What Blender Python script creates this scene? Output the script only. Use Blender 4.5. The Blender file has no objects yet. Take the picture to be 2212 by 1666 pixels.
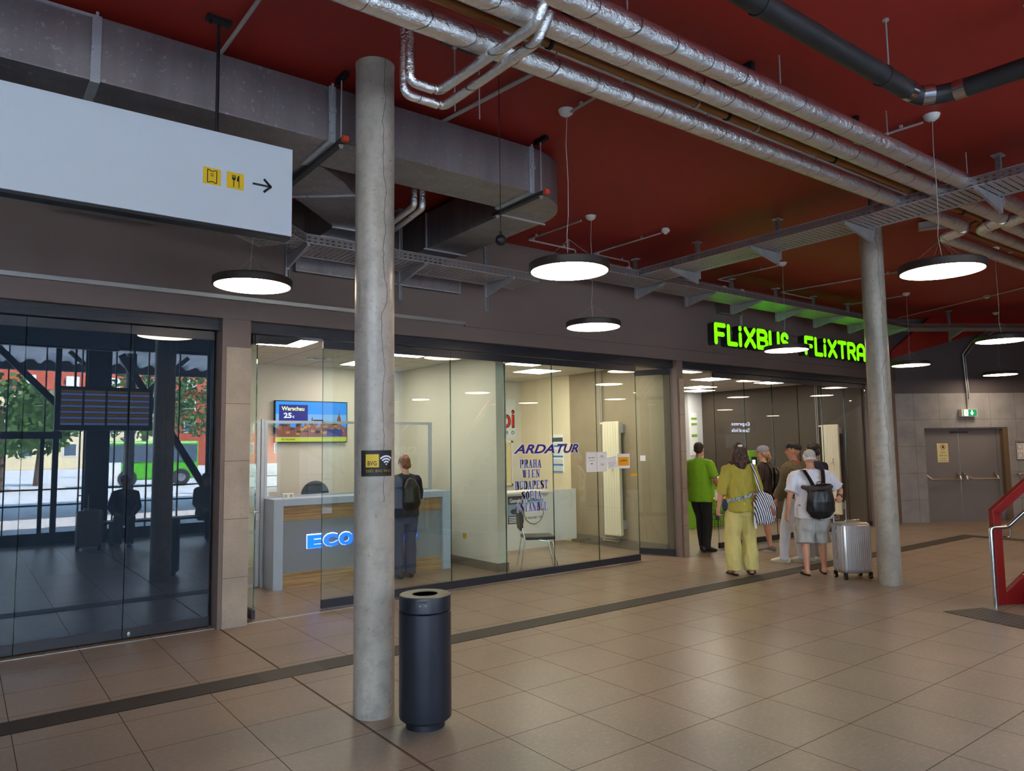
import bpy, bmesh, math, random
from math import pi, sin, cos, radians as rad
from mathutils import Vector as V, Matrix, noise
random.seed(7)
SC = bpy.context.scene
COL = SC.collection

# ---------------------------------------------------------------- camera
# world: X runs along the shop fronts, Y goes into the shops, Z is up
def cam_axes(yaw, pitch, roll):
    cy, sy, cp, sp = cos(yaw), sin(yaw), cos(pitch), sin(pitch)
    f = V((cy*cp, sy*cp, sp)); r = V((sy, -cy, 0)); u = r.cross(f)
    c, s = cos(roll), sin(roll)
    return f, c*r + s*u, -s*r + c*u
CF, CR, CU = cam_axes(rad(52.821), rad(4.922), rad(-0.817))
cam = bpy.data.cameras.new('camera'); cam.sensor_width = 36; cam.lens = 36*1570.8/2212
cam.clip_start = .05; cam.clip_end = 400
cam_ob = bpy.data.objects.new('camera', cam); COL.objects.link(cam_ob)
cam_ob.matrix_world = Matrix(((CR.x, CU.x, -CF.x, 0), (CR.y, CU.y, -CF.y, 0), (CR.z, CU.z, -CF.z, 1.75), (0, 0, 0, 1)))
SC.camera = cam_ob
SC.view_settings.view_transform = 'Standard'; SC.view_settings.look = 'None'
SC.view_settings.gamma = 1; SC.view_settings.use_curve_mapping = False
SC.view_settings.exposure = 0.5
cy = SC.cycles
cy.max_bounces = 7; cy.diffuse_bounces = 4; cy.glossy_bounces = 3; cy.transmission_bounces = 3
cy.transparent_max_bounces = 24; cy.caustics_reflective = False; cy.caustics_refractive = False
cy.sample_clamp_indirect = 6; cy.sample_clamp_direct = 0
cy.use_adaptive_sampling = True; cy.adaptive_threshold = .02; cy.use_denoising = True
try: cy.denoiser = 'OPENIMAGEDENOISE'
except Exception: pass

# ---------------------------------------------------------------- world and sun
W = bpy.data.worlds.new('world'); SC.world = W; W.use_nodes = True
nt = W.node_tree; nt.nodes.clear()
out = nt.nodes.new('ShaderNodeOutputWorld'); bg = nt.nodes.new('ShaderNodeBackground')
tc = nt.nodes.new('ShaderNodeTexCoord'); sx = nt.nodes.new('ShaderNodeSeparateXYZ'); rp = nt.nodes.new('ShaderNodeValToRGB')
nt.links.new(tc.outputs['Generated'], sx.inputs[0]); nt.links.new(sx.outputs[2], rp.inputs[0])
rp.color_ramp.elements[0].position = 0; rp.color_ramp.elements[0].color = (.74, .88, 1, 1)
rp.color_ramp.elements[1].position = .6; rp.color_ramp.elements[1].color = (.30, .56, .86, 1)
nt.links.new(rp.outputs[0], bg.inputs[0]); bg.inputs[1].default_value = 11.0
nt.links.new(bg.outputs[0], out.inputs[0])
sun = bpy.data.lights.new('sun', 'SUN'); sun.energy = 40; sun.angle = rad(.6); sun.color = (1, .95, .88)
sun_ob = bpy.data.objects.new('sun', sun); COL.objects.link(sun_ob)
sun_ob.rotation_euler = V((.35, .75, .95)).to_track_quat('Z', 'Y').to_euler()   # shines from behind the shops onto the yard

# ---------------------------------------------------------------- helpers
def lin(c):
    return tuple(((x/255)/12.92 if x/255 <= .04045 else ((x/255+.055)/1.055)**2.4) for x in c)
MATS = {}
class NT:
    def __init__(s, m): s.t = m.node_tree; s.n = s.t.nodes; s.l = s.t.links
    def new(s, k, **kw):
        n = s.n.new(k)
        for a, b in kw.items(): setattr(n, a, b)
        return n
    def link(s, a, b): s.l.new(a, b)
    def math(s, op, a, b=None, c=None):
        n = s.n.new('ShaderNodeMath'); n.operation = op
        for i, x in enumerate((a, b, c)):
            if x is None: continue
            if isinstance(x, (int, float)): n.inputs[i].default_value = x
            else: s.l.new(x, n.inputs[i])
        return n.outputs[0]
    def pos(s):
        g = s.n.new('ShaderNodeNewGeometry'); sp = s.n.new('ShaderNodeSeparateXYZ'); s.l.new(g.outputs['Position'], sp.inputs[0])
        return g.outputs['Position'], sp.outputs[0], sp.outputs[1], sp.outputs[2]
    def noise(s, scale, detail=4, vec=None, rough=.5, stretch=None):
        n = s.n.new('ShaderNodeTexNoise'); n.inputs['Scale'].default_value = scale; n.inputs['Detail'].default_value = detail
        n.inputs['Roughness'].default_value = rough
        if vec is None: vec = s.pos()[0]
        if stretch:
            mp = s.n.new('ShaderNodeMapping'); mp.inputs['Scale'].default_value = stretch; s.l.new(vec, mp.inputs[0]); vec = mp.outputs[0]
        s.l.new(vec, n.inputs['Vector']); return n.outputs[0]
    def ramp(s, fac, stops):
        r = s.n.new('ShaderNodeValToRGB'); s.l.new(fac, r.inputs[0])
        e = r.color_ramp.elements
        while len(e) < len(stops): e.new(.5)
        for i, (p, c) in enumerate(stops):
            e[i].position = p; e[i].color = (c, c, c, 1) if isinstance(c, (int, float)) else (*c, 1)
        return r.outputs[0]
    def mix(s, fac, a, b):
        m = s.n.new('ShaderNodeMix'); m.data_type = 'RGBA'
        for i, x in ((0, fac), (6, a), (7, b)):
            if isinstance(x, (int, float)): m.inputs[i].default_value = x
            elif isinstance(x, tuple): m.inputs[i].default_value = (*x, 1)
            else: s.l.new(x, m.inputs[i])
        return m.outputs[2]
    def bump(s, h, strength=.3, dist=.01):
        b = s.n.new('ShaderNodeBump'); b.inputs['Strength'].default_value = strength; b.inputs['Distance'].default_value = dist
        s.l.new(h, b.inputs['Height']); s.l.new(b.outputs[0], s.bsdf.inputs['Normal'])
def mat(name, rgb=(128, 128, 128), rough=.5, metal=0, emit=None, es=1, spec=None, vary=0, vs=6, bump=0, bs=80, alb=None):
    """plain procedural material; rgb given in 0-255 display values"""
    m = bpy.data.materials.new(name); m.use_nodes = True; MATS[name] = m
    t = NT(m); b = m.node_tree.nodes['Principled BSDF']; t.bsdf = b
    c = alb or lin(rgb)
    b.inputs['Base Color'].default_value = (*c, 1); b.inputs['Roughness'].default_value = rough; b.inputs['Metallic'].default_value = metal
    if spec is not None: b.inputs['Specular IOR Level'].default_value = spec
    if emit and rgb == (128, 128, 128): b.inputs['Base Color'].default_value = (.01, .01, .01, 1); c = (.01, .01, .01)
    if emit: b.inputs['Emission Color'].default_value = (*lin(emit), 1); b.inputs['Emission Strength'].default_value = es
    if vary:
        n = t.noise(vs, 5)
        t.link(t.mix(n, tuple(x*(1-vary) for x in c), tuple(min(1, x*(1+vary)) for x in c)), b.inputs['Base Color'])
    if bump: t.bump(t.noise(bs, 3), bump, .004)
    return m
def tnt(m):
    t = NT(m); t.bsdf = m.node_tree.nodes['Principled BSDF']; return t
M = MATS

class MB:
    """collects shapes into one mesh"""
    def __init__(s): s.bm = bmesh.new()
    def verts(s, cs): return [s.bm.verts.new(c) for c in cs]
    def face(s, vs):
        try: return s.bm.faces.new(vs)
        except ValueError: return None
    def box(s, x0, y0, z0, x1, y1, z1, mtx=None):
        c = [V((x, y, z)) for z in (z0, z1) for y in (y0, y1) for x in (x0, x1)]
        if mtx: c = [mtx @ p for p in c]
        v = s.verts(c)
        for f in ((0, 2, 3, 1), (4, 5, 7, 6), (0, 1, 5, 4), (2, 6, 7, 3), (0, 4, 6, 2), (1, 3, 7, 5)): s.face([v[i] for i in f])
        return s
    def cbox(s, c, size, rz=0, mtx=None):
        m = Matrix.Translation(c) @ Matrix.Rotation(rz, 4, 'Z')
        if mtx: m = mtx @ m
        a, b, d = size[0]/2, size[1]/2, size[2]/2
        return s.box(-a, -b, -d, a, b, d, m)
    def bar(s, p0, p1, w, h, up=(0, 0, 1)):
        """rectangular bar from p0 to p1, w across, h along up"""
        p0, p1 = V(p0), V(p1); d = p1-p0; L = d.length; d.normalize(); up = V(up)
        x = d.cross(up)
        if x.length < 1e-4: x = d.cross(V((1, 0, 0)))
        x.normalize(); z = x.cross(d)
        m = Matrix(((x.x, d.x, z.x, p0.x), (x.y, d.y, z.y, p0.y), (x.z, d.z, z.z, p0.z), (0, 0, 0, 1)))
        return s.box(-w/2, 0, -h/2, w/2, L, h/2, m)
    def loft(s, pts, rad_, side=(1, 0, 0), seg=14, cap=True, rnd=False):
        """tube through pts; rad_ = list of r or (ra, rb)"""
        pts = [V(p) for p in pts]; n = len(pts)
        if not isinstance(rad_, (list, tuple)): rad_ = [rad_]*n
        R = [(r, r) if isinstance(r, (int, float)) else r for r in rad_]
        if rnd:
            d0 = (pts[0]-pts[1]).normalized(); d1 = (pts[-1]-pts[-2]).normalized()
            a0 = min(R[0]); a1 = min(R[-1])
            pre = [(pts[0]+d0*a0*k, (R[0][0]*q, R[0][1]*q)) for k, q in ((.92, .35), (.7, .7), (.35, .93))]
            post = [(pts[-1]+d1*a1*k, (R[-1][0]*q, R[-1][1]*q)) for k, q in ((.35, .93), (.7, .7), (.92, .35))]
            pts = [p for p, _ in pre]+pts+[p for p, _ in post]; R = [r for _, r in pre]+R+[r for _, r in post]; n = len(pts)
        rings = []; sd = V(side); sd0 = sd
        for i in range(n):
            if i == 0: t = pts[1]-pts[0]
            elif i == n-1: t = pts[-1]-pts[-2]
            else: t = (pts[i+1]-pts[i]).normalized()+(pts[i]-pts[i-1]).normalized()
            t.normalize(); x = sd0-t*sd0.dot(t)
            if x.length < .2: x = sd-t*sd.dot(t)
            if x.length < 1e-4: x = t.orthogonal()
            x.normalize(); sd = x; y = t.cross(x)
            rings.append(s.verts([pts[i]+x*cos(2*pi*k/seg)*R[i][0]+y*sin(2*pi*k/seg)*R[i][1] for k in range(seg)]))
        for a, b in zip(rings, rings[1:]):
            for k in range(seg): s.face([a[k], a[(k+1) % seg], b[(k+1) % seg], b[k]])
        if cap: s.face(rings[0][::-1]); s.face(rings[-1])
        return s
    def cyl(s, p0, p1, r, seg=16, r2=None): return s.loft([p0, p1], [r, r if r2 is None else r2], seg=seg)
    def pipe(s, pts, r, seg=12, bend=None):
        """tube with rounded corners"""
        pts = [V(p) for p in pts]; bend = bend or r*1.6; o = [pts[0]]
        for a, b, c in zip(pts, pts[1:], pts[2:]):
            d0 = (a-b); d1 = (c-b); q = min(bend, d0.length*.45, d1.length*.45); A = b+d0.normalized()*q; B = b+d1.normalized()*q
            for k in range(5):
                t = k/4; o.append(A*(1-t)**2+b*2*t*(1-t)+B*t*t)
        o.append(pts[-1]); return s.loft(o, r, seg=seg)
    def lathe(s, prof, c=(0, 0, 0), seg=32, ax=None):
        c = V(c); rings = []
        for r, z in prof:
            rings.append(s.verts([c+V((cos(2*pi*k/seg)*max(r, 1e-4), sin(2*pi*k/seg)*max(r, 1e-4), z)) for k in range(seg)]))
        for a, b in zip(rings, rings[1:]):
            for k in range(seg): s.face([a[k], a[(k+1) % seg], b[(k+1) % seg], b[k]])
        s.face(rings[0][::-1]); s.face(rings[-1]); return s
    def ball(s, c, r, seg=16, mtx=None):
        r = (r, r, r) if isinstance(r, (int, float)) else r
        m = Matrix.Translation(c)
        if mtx: m = m @ mtx
        bmesh.ops.create_uvsphere(s.bm, u_segments=seg, v_segments=max(6, seg*2//3), radius=1, matrix=m @ Matrix.Diagonal((*r, 1)))
        return s
    def prism(s, poly, f, a, b):
        """poly = 2d points, f(u, v, w) -> 3d point, extruded from w=a to w=b"""
        A = s.verts([f(u, v, a) for u, v in poly]); B = s.verts([f(u, v, b) for u, v in poly]); n = len(poly)
        s.face(A[::-1]); s.face(B)
        for k in range(n): s.face([A[k], A[(k+1) % n], B[(k+1) % n], B[k]])
        return s
    def mesh(s, name, m, smooth=True, angle=35):
        bmesh.ops.recalc_face_normals(s.bm, faces=s.bm.faces)
        me = bpy.data.meshes.new(name); s.bm.to_mesh(me); s.bm.free()
        me.materials.append(M[m] if isinstance(m, str) else m)
        if smooth:
            for p in me.polygons: p.use_smooth = True
            try: me.set_sharp_from_angle(angle=rad(angle))
            except Exception: pass
        return me
    def build(s, name, m, parent=None, smooth=True, bevel=0, **kw):
        me = s.mesh(name, m, smooth); return place(name, me, parent, bevel, **kw)
def place(name, me, parent=None, bevel=0, label=None, cat=None, group=None, kind=None):
    o = bpy.data.objects.new(name, me)
    if parent is None:
        xs = [v.co.x for v in me.vertices]; ys = [v.co.y for v in me.vertices]; zs = [v.co.z for v in me.vertices]
        c = V(((min(xs)+max(xs))/2, (min(ys)+max(ys))/2, min(zs)))
        me.transform(Matrix.Translation(-c)); o.location = c
    else:
        o.parent = parent; o.matrix_parent_inverse = WM(parent).inverted()
    COL.objects.link(o)
    if bevel:
        b = o.modifiers.new('bevel', 'BEVEL'); b.width = bevel; b.segments = 2; b.limit_method = 'ANGLE'
    tag(o, label, cat, group, kind); return o
def WM(o):
    m = Matrix.Translation(o.location) @ o.rotation_euler.to_matrix().to_4x4()
    return (WM(o.parent) @ o.matrix_parent_inverse @ m) if o.parent else m
def tag(o, label=None, cat=None, group=None, kind=None):
    if label: o['label'] = label
    if cat: o['category'] = cat
    if group: o['group'] = group
    if kind: o['kind'] = kind
    return o
def thing(name, label, cat, loc=(0, 0, 0), rz=0, group=None):
    o = bpy.data.objects.new(name, None); COL.objects.link(o); o.location = loc; o.rotation_euler = (0, 0, rz); o.empty_display_size = .1
    return tag(o, label, cat, group)
def kids(o): return [c for c in bpy.data.objects if c.parent == o]
def dup(o, loc=None, label=None, drz=0, parent=None):
    c = o.copy(); COL.objects.link(c)
    if parent is not None: c.parent = parent; c.matrix_parent_inverse = o.matrix_parent_inverse
    if loc is not None: c.location = loc
    if drz: c.rotation_euler = (0, 0, o.rotation_euler.z+drz)
    if label: c['label'] = label
    for k in kids(o):
        if k is not c: dup(k, parent=c)
    return c
FA = lambda u, v, w: V((u, w, v))      # facade plane: u = X, v = Z, extruded along Y
def text(name, body, size, m, parent, x, y, z, depth=.002, bold=0, shear=0, align='LEFT', rz=0, sx=1, space=1, face=1, **kw):
    """lettering standing upright, read from the -Y side"""
    cu = bpy.data.curves.new(name, 'FONT'); cu.body = body; cu.size = size; cu.extrude = depth/2; cu.offset = bold; cu.shear = shear
    cu.align_x = align; cu.space_character = space; cu.resolution_u = 3
    t = bpy.data.objects.new(name, cu); COL.objects.link(t)
    dg = bpy.context.evaluated_depsgraph_get(); me = bpy.data.meshes.new_from_object(t.evaluated_get(dg))
    bpy.data.objects.remove(t); me.materials.clear(); me.materials.append(M[m])
    me.transform(Matrix.Translation((x, y, z)) @ Matrix.Rotation(rz, 4, 'Z') @ Matrix.Rotation(pi/2, 4, 'X') @ Matrix.Diagonal((sx, 1, 1, 1)))
    return place(name, me, parent, **kw)
# ---------------------------------------------------------------- materials
def m_floor():
    m = mat('floor_tile', rough=.3, spec=.45); t = tnt(m); P, x, y, z = t.pos()
    jx = t.math('ABSOLUTE', t.math('SUBTRACT', t.math('FRACT', t.math('ADD', t.math('DIVIDE', t.math('SUBTRACT', x, 2.125), .5985), 50.5)), .5))
    jy = t.math('ABSOLUTE', t.math('SUBTRACT', t.math('FRACT', t.math('ADD', t.math('DIVIDE', t.math('SUBTRACT', y, 3.69), .594), 50.5)), .5))
    d = t.math('MINIMUM', t.math('MULTIPLY', jx, .5985), t.math('MULTIPLY', jy, .594))
    ex = t.math('ABSOLUTE', t.math('SUBTRACT', x, 2.135))
    line = t.math('LESS_THAN', d, .0026); line = t.math('MAXIMUM', line, t.math('LESS_THAN', ex, .0055))
    cell = t.new('ShaderNodeTexWhiteNoise'); cell.noise_dimensions = '2D'; cv = t.new('ShaderNodeCombineXYZ')
    t.link(t.math('FLOOR', t.math('ADD', t.math('DIVIDE', t.math('SUBTRACT', x, 2.125), .5985), 50)), cv.inputs[0])
    t.link(t.math('FLOOR', t.math('ADD', t.math('DIVIDE', t.math('SUBTRACT', y, 3.69), .594), 50)), cv.inputs[1]); t.link(cv.outputs[0], cell.inputs['Vector'])
    n1 = t.noise(1.6, 5); n2 = t.noise(24, 8, rough=.8, stretch=(1, 1.8, 1)); n3 = t.noise(70, 4, rough=.8)
    c = t.mix(t.ramp(n1, [(.3, 0), (.7, 1)]), lin((142, 122, 105)), lin((128, 113, 98)))
    c = t.mix(t.math('MULTIPLY', cell.outputs[0], .35), c, lin((146, 126, 108)))
    c = t.mix(t.ramp(n2, [(.5, 0), (.7, .55)]), c, lin((178, 158, 136)))
    c = t.mix(t.ramp(n3, [(.58, 0), (.68, .6)]), c, lin((98, 82, 68)))
    c = t.mix(line, c, lin((84, 66, 52))); t.link(c, t.bsdf.inputs['Base Color'])
    r = t.math('ADD', t.math('MULTIPLY', n1, .04), .31); t.link(t.math('MAXIMUM', r, t.math('MULTIPLY', line, .8)), t.bsdf.inputs['Roughness']); t.link(t.math('SUBTRACT', .34, t.math('MULTIPLY', line, .32)), t.bsdf.inputs['Specular IOR Level'])
    t.bump(t.math('SUBTRACT', 1, line), .25, .003)
m_floor()
def m_concrete(name, a, b, crack=None):
    m = mat(name, rough=.3, spec=.5); t = tnt(m); P, x, y, z = t.pos()
    n1 = t.noise(5, 6, stretch=(1, 1, .3)); n2 = t.noise(48, 3, rough=.7); n3 = t.noise(12, 6, rough=.7)
    c = t.mix(t.ramp(n1, [(.32, 0), (.68, 1)]), lin(a), lin(b))
    c = t.mix(t.ramp(n3, [(.45, 0), (.7, .6)]), c, lin((126, 118, 110)))
    c = t.mix(t.ramp(n2, [(.66, 0), (.70, .8)]), c, lin((74, 70, 66)))
    if crack:
        w = t.math('ADD', t.math('MULTIPLY', t.math('SUBTRACT', t.noise(3, 6, stretch=(.01, .01, 1)), .5), .16), crack)
        dx = t.math('ABSOLUTE', t.math('SUBTRACT', x, w)); c = t.mix(t.math('MULTIPLY', t.math('LESS_THAN', dx, .0022), t.math('GREATER_THAN', z, 1.4)), c, lin((74, 70, 66)))
    t.link(c, t.bsdf.inputs['Base Color']); t.bump(n2, .25, .004)
m_concrete('column_concrete', (176, 166, 154), (150, 141, 130), crack=2.275)
m_concrete('column_concrete_far', (176, 167, 153), (150, 142, 130), crack=9.19)
mat('red_ceiling', (154, 38, 26), rough=.6, vary=.06, vs=1.2)
mat('red_paint', (128, 14, 12), rough=.35)
mat('wall_paint', (112, 96, 90), rough=.7, vary=.08, vs=2)
mat('dark_paint', (98, 93, 98), rough=.7)
def m_stone(name, a, b, w, h, x0, z0, diag=False, joint=(70, 62, 56)):
    m = mat(name, rough=.45); t = tnt(m); P, x, y, z = t.pos()
    if diag: x = t.math('ADD', t.math('MULTIPLY', x, .8489), t.math('MULTIPLY', y, -.5286))
    def j(v, o, p): return t.math('MULTIPLY', t.math('ABSOLUTE', t.math('SUBTRACT', t.math('FRACT', t.math('ADD', t.math('DIVIDE', t.math('SUBTRACT', v, o), p), 50.5)), .5)), p)
    d = j(z, z0, h) if w is None else t.math('MINIMUM', j(x, x0, w), j(z, z0, h))
    n1 = t.noise(3, 5); n2 = t.noise(60, 5, rough=.75)
    c = t.mix(t.ramp(n1, [(.3, 0), (.7, 1)]), lin(a), lin(b)); c = t.mix(t.ramp(n2, [(.57, 0), (.7, .6)]), c, lin(joint))
    c = t.mix(t.math('LESS_THAN', d, .0025), c, lin(joint)); t.link(c, t.bsdf.inputs['Base Color']); t.bump(n2, .2, .003)
m_stone('pillar_stone', (164, 148, 132), (140, 127, 114), None, .585, 0, 2.83)
m_stone('wall_stone', (166, 167, 172), (144, 146, 152), .6, .585, .1, 2.83, diag=True)
def m_galv(name, rgb, rough=.38, streak=.25):
    m = mat(name, rgb, rough=rough, metal=.6); t = tnt(m)
    n = t.noise(7, 5, stretch=(1, 1, .12)); n2 = t.noise(30, 5)
    c = t.mix(n, tuple(v*(1-streak) for v in lin(rgb)), tuple(min(1, v*(1+streak)) for v in lin(rgb)))
    c = t.mix(t.ramp(n2, [(.6, 0), (.75, .4)]), c, lin((215, 215, 215))); t.link(c, t.bsdf.inputs['Base Color'])
    t.link(t.math('ADD', t.math('MULTIPLY', n2, .3), rough-.12), t.bsdf.inputs['Roughness']); m.node_tree.nodes['Principled BSDF'].inputs['Metallic'].default_value = .8 if 'duct' in name else .6
m_galv('galvanised', (168, 168, 170), .42); m_galv('duct_metal', (138, 132, 134), .4, .35); m_galv('zinc_rail', (190, 192, 196), .3, .1)
mat('steel', (205, 205, 208), rough=.18, metal=1); mat('alu_trim', (190, 192, 190), rough=.32, metal=.9)
mat('black_metal', (24, 24, 26), rough=.45, metal=.3); mat('black_plastic', (16, 16, 17), rough=.5)
mat('rubber_orange', (196, 60, 34), rough=.6); mat('white_plastic', (222, 218, 210), rough=.4); mat('grey_plastic', (170, 165, 160), rough=.5)
def m_foil():
    m = mat('foil', (240, 236, 230), rough=.2, metal=.9); t = tnt(m); P, x, y, z = t.pos()
    n = t.noise(20, 5, rough=.65); n2 = t.noise(4, 2)
    b = t.math('ABSOLUTE', t.math('SUBTRACT', t.math('FRACT', t.math('ADD', t.math('MULTIPLY', t.math('ADD', x, t.math('MULTIPLY', y, .6)), 3.1), t.math('MULTIPLY', n2, .5))), .5))
    line = t.math('LESS_THAN', b, .014); t.link(t.mix(line, lin((240, 236, 230)), lin((138, 134, 130))), t.bsdf.inputs['Base Color'])
    t.link(t.math('ADD', t.math('MULTIPLY', n, .2), .08), t.bsdf.inputs['Roughness'])
    t.bump(t.math('ADD', n, t.math('MULTIPLY', line, .6)), .8, .018)
m_foil()
mat('gas_pipe', (150, 92, 30), rough=.45, vary=.25, vs=5); mat('cast_iron', (34, 33, 34), rough=.5, vary=.35, vs=9, bump=.2)
mat('frame_dark', (52, 54, 62), rough=.34, metal=.4); mat('frame_grey', (176, 182, 192), rough=.35, metal=.5)
def m_tactile():
    m = mat('tactile', (88, 78, 70), rough=.6, spec=.25); t = tnt(m); P, x, y, z = t.pos()
    s = t.math('FRACT', t.math('MULTIPLY', y, 1/.038)); rib = t.math('GREATER_THAN', s, .45)
    cell = t.math('FRACT', t.math('MULTIPLY', t.math('SUBTRACT', x, .02), 1/.6)); tile = t.math('GREATER_THAN', t.math('ABSOLUTE', t.math('SUBTRACT', cell, .5)), .49)
    smooth = t.math('MULTIPLY', t.math('GREATER_THAN', x, 1.93), t.math('LESS_THAN', x, 2.42)); rib = t.math('MAXIMUM', rib, smooth)
    c = t.mix(rib, lin((36, 32, 30)), lin((78, 70, 64))); c = t.mix(tile, c, lin((62, 54, 48))); t.link(c, t.bsdf.inputs['Base Color']); t.bump(rib, .5, .004)
m_tactile()
def m_glass(name, tint=(1, 1, 1), f0=.045, extra=1.0):
    m = bpy.data.materials.new(name); m.use_nodes = True; MATS[name] = m; t = NT(m); t.n.clear()
    o = t.new('ShaderNodeOutputMaterial'); mx = t.new('ShaderNodeMixShader'); tr = t.new('ShaderNodeBsdfTransparent'); gl = t.new('ShaderNodeBsdfGlossy')
    tr.inputs[0].default_value = (*tint, 1); gl.inputs['Roughness'].default_value = 0; gl.inputs[0].default_value = (.95, .97, 1, 1)
    g = t.new('ShaderNodeNewGeometry'); dp = t.new('ShaderNodeVectorMath', operation='DOT_PRODUCT')
    t.link(g.outputs['Normal'], dp.inputs[0]); t.link(g.outputs['Incoming'], dp.inputs[1])
    k = t.math('SUBTRACT', 1, t.math('ABSOLUTE', dp.outputs['Value'])); k = t.math('POWER', k, 5)
    f = t.math('ADD', t.math('MULTIPLY', k, 1-f0), f0*extra); f = t.math('MINIMUM', f, 1)
    t.link(f, mx.inputs[0]); t.link(tr.outputs[0], mx.inputs[1]); t.link(gl.outputs[0], mx.inputs[2]); t.link(mx.outputs[0], o.inputs[0])
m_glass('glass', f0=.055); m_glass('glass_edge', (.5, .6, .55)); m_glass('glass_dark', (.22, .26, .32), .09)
t = NT(M['glass_dark']); o = [n for n in t.n if n.type == 'OUTPUT_MATERIAL'][0]; src = o.inputs[0].links[0].from_socket; df = t.new('ShaderNodeBsdfDiffuse'); df.inputs[0].default_value = (.16, .27, .42, 1); mx = t.new('ShaderNodeMixShader'); mx.inputs[0].default_value = .09  # bluish diffuse veil mixed in, standing in for milky reflection on the glass
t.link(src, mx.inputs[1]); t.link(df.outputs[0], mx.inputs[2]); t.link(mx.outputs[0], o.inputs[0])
m_glass('glass_green', (.93, .97, .93), .065)
def m_tray():
    m = mat('tray_sheet', (170, 168, 168), rough=.4, metal=.45); t = tnt(m); P, x, y, z = t.pos()
    T = t.new('ShaderNodeTexCoord'); sp = t.new('ShaderNodeSeparateXYZ'); t.link(T.outputs['UV'], sp.inputs[0]); u, v = sp.outputs[0], sp.outputs[1]
    a = t.math('LESS_THAN', t.math('ABSOLUTE', t.math('SUBTRACT', t.math('FRACT', t.math('MULTIPLY', u, 17)), .5)), .12)
    b = t.math('LESS_THAN', t.math('ABSOLUTE', t.math('SUBTRACT', t.math('FRACT', t.math('MULTIPLY', v, 17)), .5)), .40)
    e = t.math('LESS_THAN', t.math('ABSOLUTE', t.math('SUBTRACT', v, .25)), .225)
    k = t.math('MULTIPLY', t.math('MULTIPLY', a, b), e); tr = t.new('ShaderNodeBsdfTransparent'); mx = t.new('ShaderNodeMixShader')
    o = [n for n in t.n if n.type == 'OUTPUT_MATERIAL'][0]; t.link(k, mx.inputs[0]); t.link(t.bsdf.outputs[0], mx.inputs[1]); t.link(tr.outputs[0], mx.inputs[2]); t.link(mx.outputs[0], o.inputs[0])
    m2 = mat('tray_flange', (132, 126, 126), rough=.36, metal=.6); t = tnt(m2)  # flange toned darker, the red ceiling's reflection put into its colour
    T = t.new('ShaderNodeTexCoord'); sp = t.new('ShaderNodeSeparateXYZ'); t.link(T.outputs['UV'], sp.inputs[0]); u, v = sp.outputs[0], sp.outputs[1]
    row = t.math('FLOOR', t.math('MULTIPLY', v, 1/.035))
    a = t.math('LESS_THAN', t.math('ABSOLUTE', t.math('SUBTRACT', t.math('FRACT', t.math('ADD', t.math('MULTIPLY', u, 16), t.math('MULTIPLY', row, .0))), .5)), .22)
    b = t.math('LESS_THAN', t.math('ABSOLUTE', t.math('SUBTRACT', t.math('FRACT', t.math('MULTIPLY', v, 1/.035)), .5)), .16)
    k = t.math('MULTIPLY', a, b); tr = t.new('ShaderNodeBsdfTransparent'); mx = t.new('ShaderNodeMixShader')
    o = [n for n in t.n if n.type == 'OUTPUT_MATERIAL'][0]; t.link(k, mx.inputs[0]); t.link(t.bsdf.outputs[0], mx.inputs[1]); t.link(tr.outputs[0], mx.inputs[2]); t.link(mx.outputs[0], o.inputs[0])
m_tray()
mat('lamp_disc', (255, 255, 255), emit=(255, 226, 190), es=16); mat('lamp_housing', (44, 34, 30), rough=.5)
mat('panel_light', (255, 255, 255), emit=(255, 246, 230), es=14)
def m_ceil():
    m = mat('ceiling_tiles', (206, 200, 190), rough=.8); t = tnt(m); P, x, y, z = t.pos()
    def j(v, p): return t.math('MULTIPLY', t.math('ABSOLUTE', t.math('SUBTRACT', t.math('FRACT', t.math('ADD', t.math('DIVIDE', v, p), 50.5)), .5)), p)
    d = t.math('MINIMUM', j(x, .625), j(y, .625)); t.link(t.mix(t.math('LESS_THAN', d, .008), lin((206, 200, 190)), lin((140, 134, 126))), t.bsdf.inputs['Base Color'])
m_ceil()
mat('plaster_white', (214, 208, 196), rough=.75); mat('plaster_cream', (224, 210, 182), rough=.75); mat('plaster_brown', (150, 134, 112), rough=.55, vary=.18, vs=3)
mat('plaster_dark', (74, 65, 54), rough=.6, vary=.12, vs=2); mat('skirting_stone', (112, 104, 94), rough=.6, vary=.15, vs=9)
mat('laminate_white', (214, 216, 218), rough=.4); mat('laminate_grey', (134, 140, 150), rough=.45); mat('laminate_blue', (170, 184, 206), rough=.4)
def m_wood():
    m = mat('oak', rough=.45); t = tnt(m); n = t.noise(5, 6, stretch=(.5, 1, 9), rough=.6)
    t.link(t.mix(t.ramp(n, [(.3, 0), (.7, 1)]), lin((140, 104, 68)), lin((196, 162, 120))), t.bsdf.inputs['Base Color'])
m_wood()
mat('green_laminate', (122, 182, 48), rough=.4); mat('green_sign', (110, 226, 12), emit=(130, 245, 8), es=.74, rough=.5)
mat('sign_black', (30, 32, 34), rough=.5); mat('blue_lit', (20, 90, 220), emit=(10, 110, 255), es=1.1); mat('white_lit', (255, 255, 255), emit=(235, 245, 255), es=1.2)
mat('sign_white', (186, 192, 200), rough=.3, spec=.4); mat('yellow', (204, 166, 6), rough=.5); mat('ink', (12, 12, 14), rough=.6); mat('brown_ink', (52, 22, 12), rough=.6)
mat('navy_vinyl', (52, 38, 128), rough=.5); mat('blue_vinyl', (92, 104, 178), rough=.5); mat('white_vinyl', (238, 236, 246), rough=.5)
mat('paper', (236, 236, 238), rough=.8); mat('paper_yellow', (226, 222, 170), rough=.8); mat('paper_orange', (246, 168, 30), rough=.7); mat('red_vinyl', (206, 52, 40), rough=.5)
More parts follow.
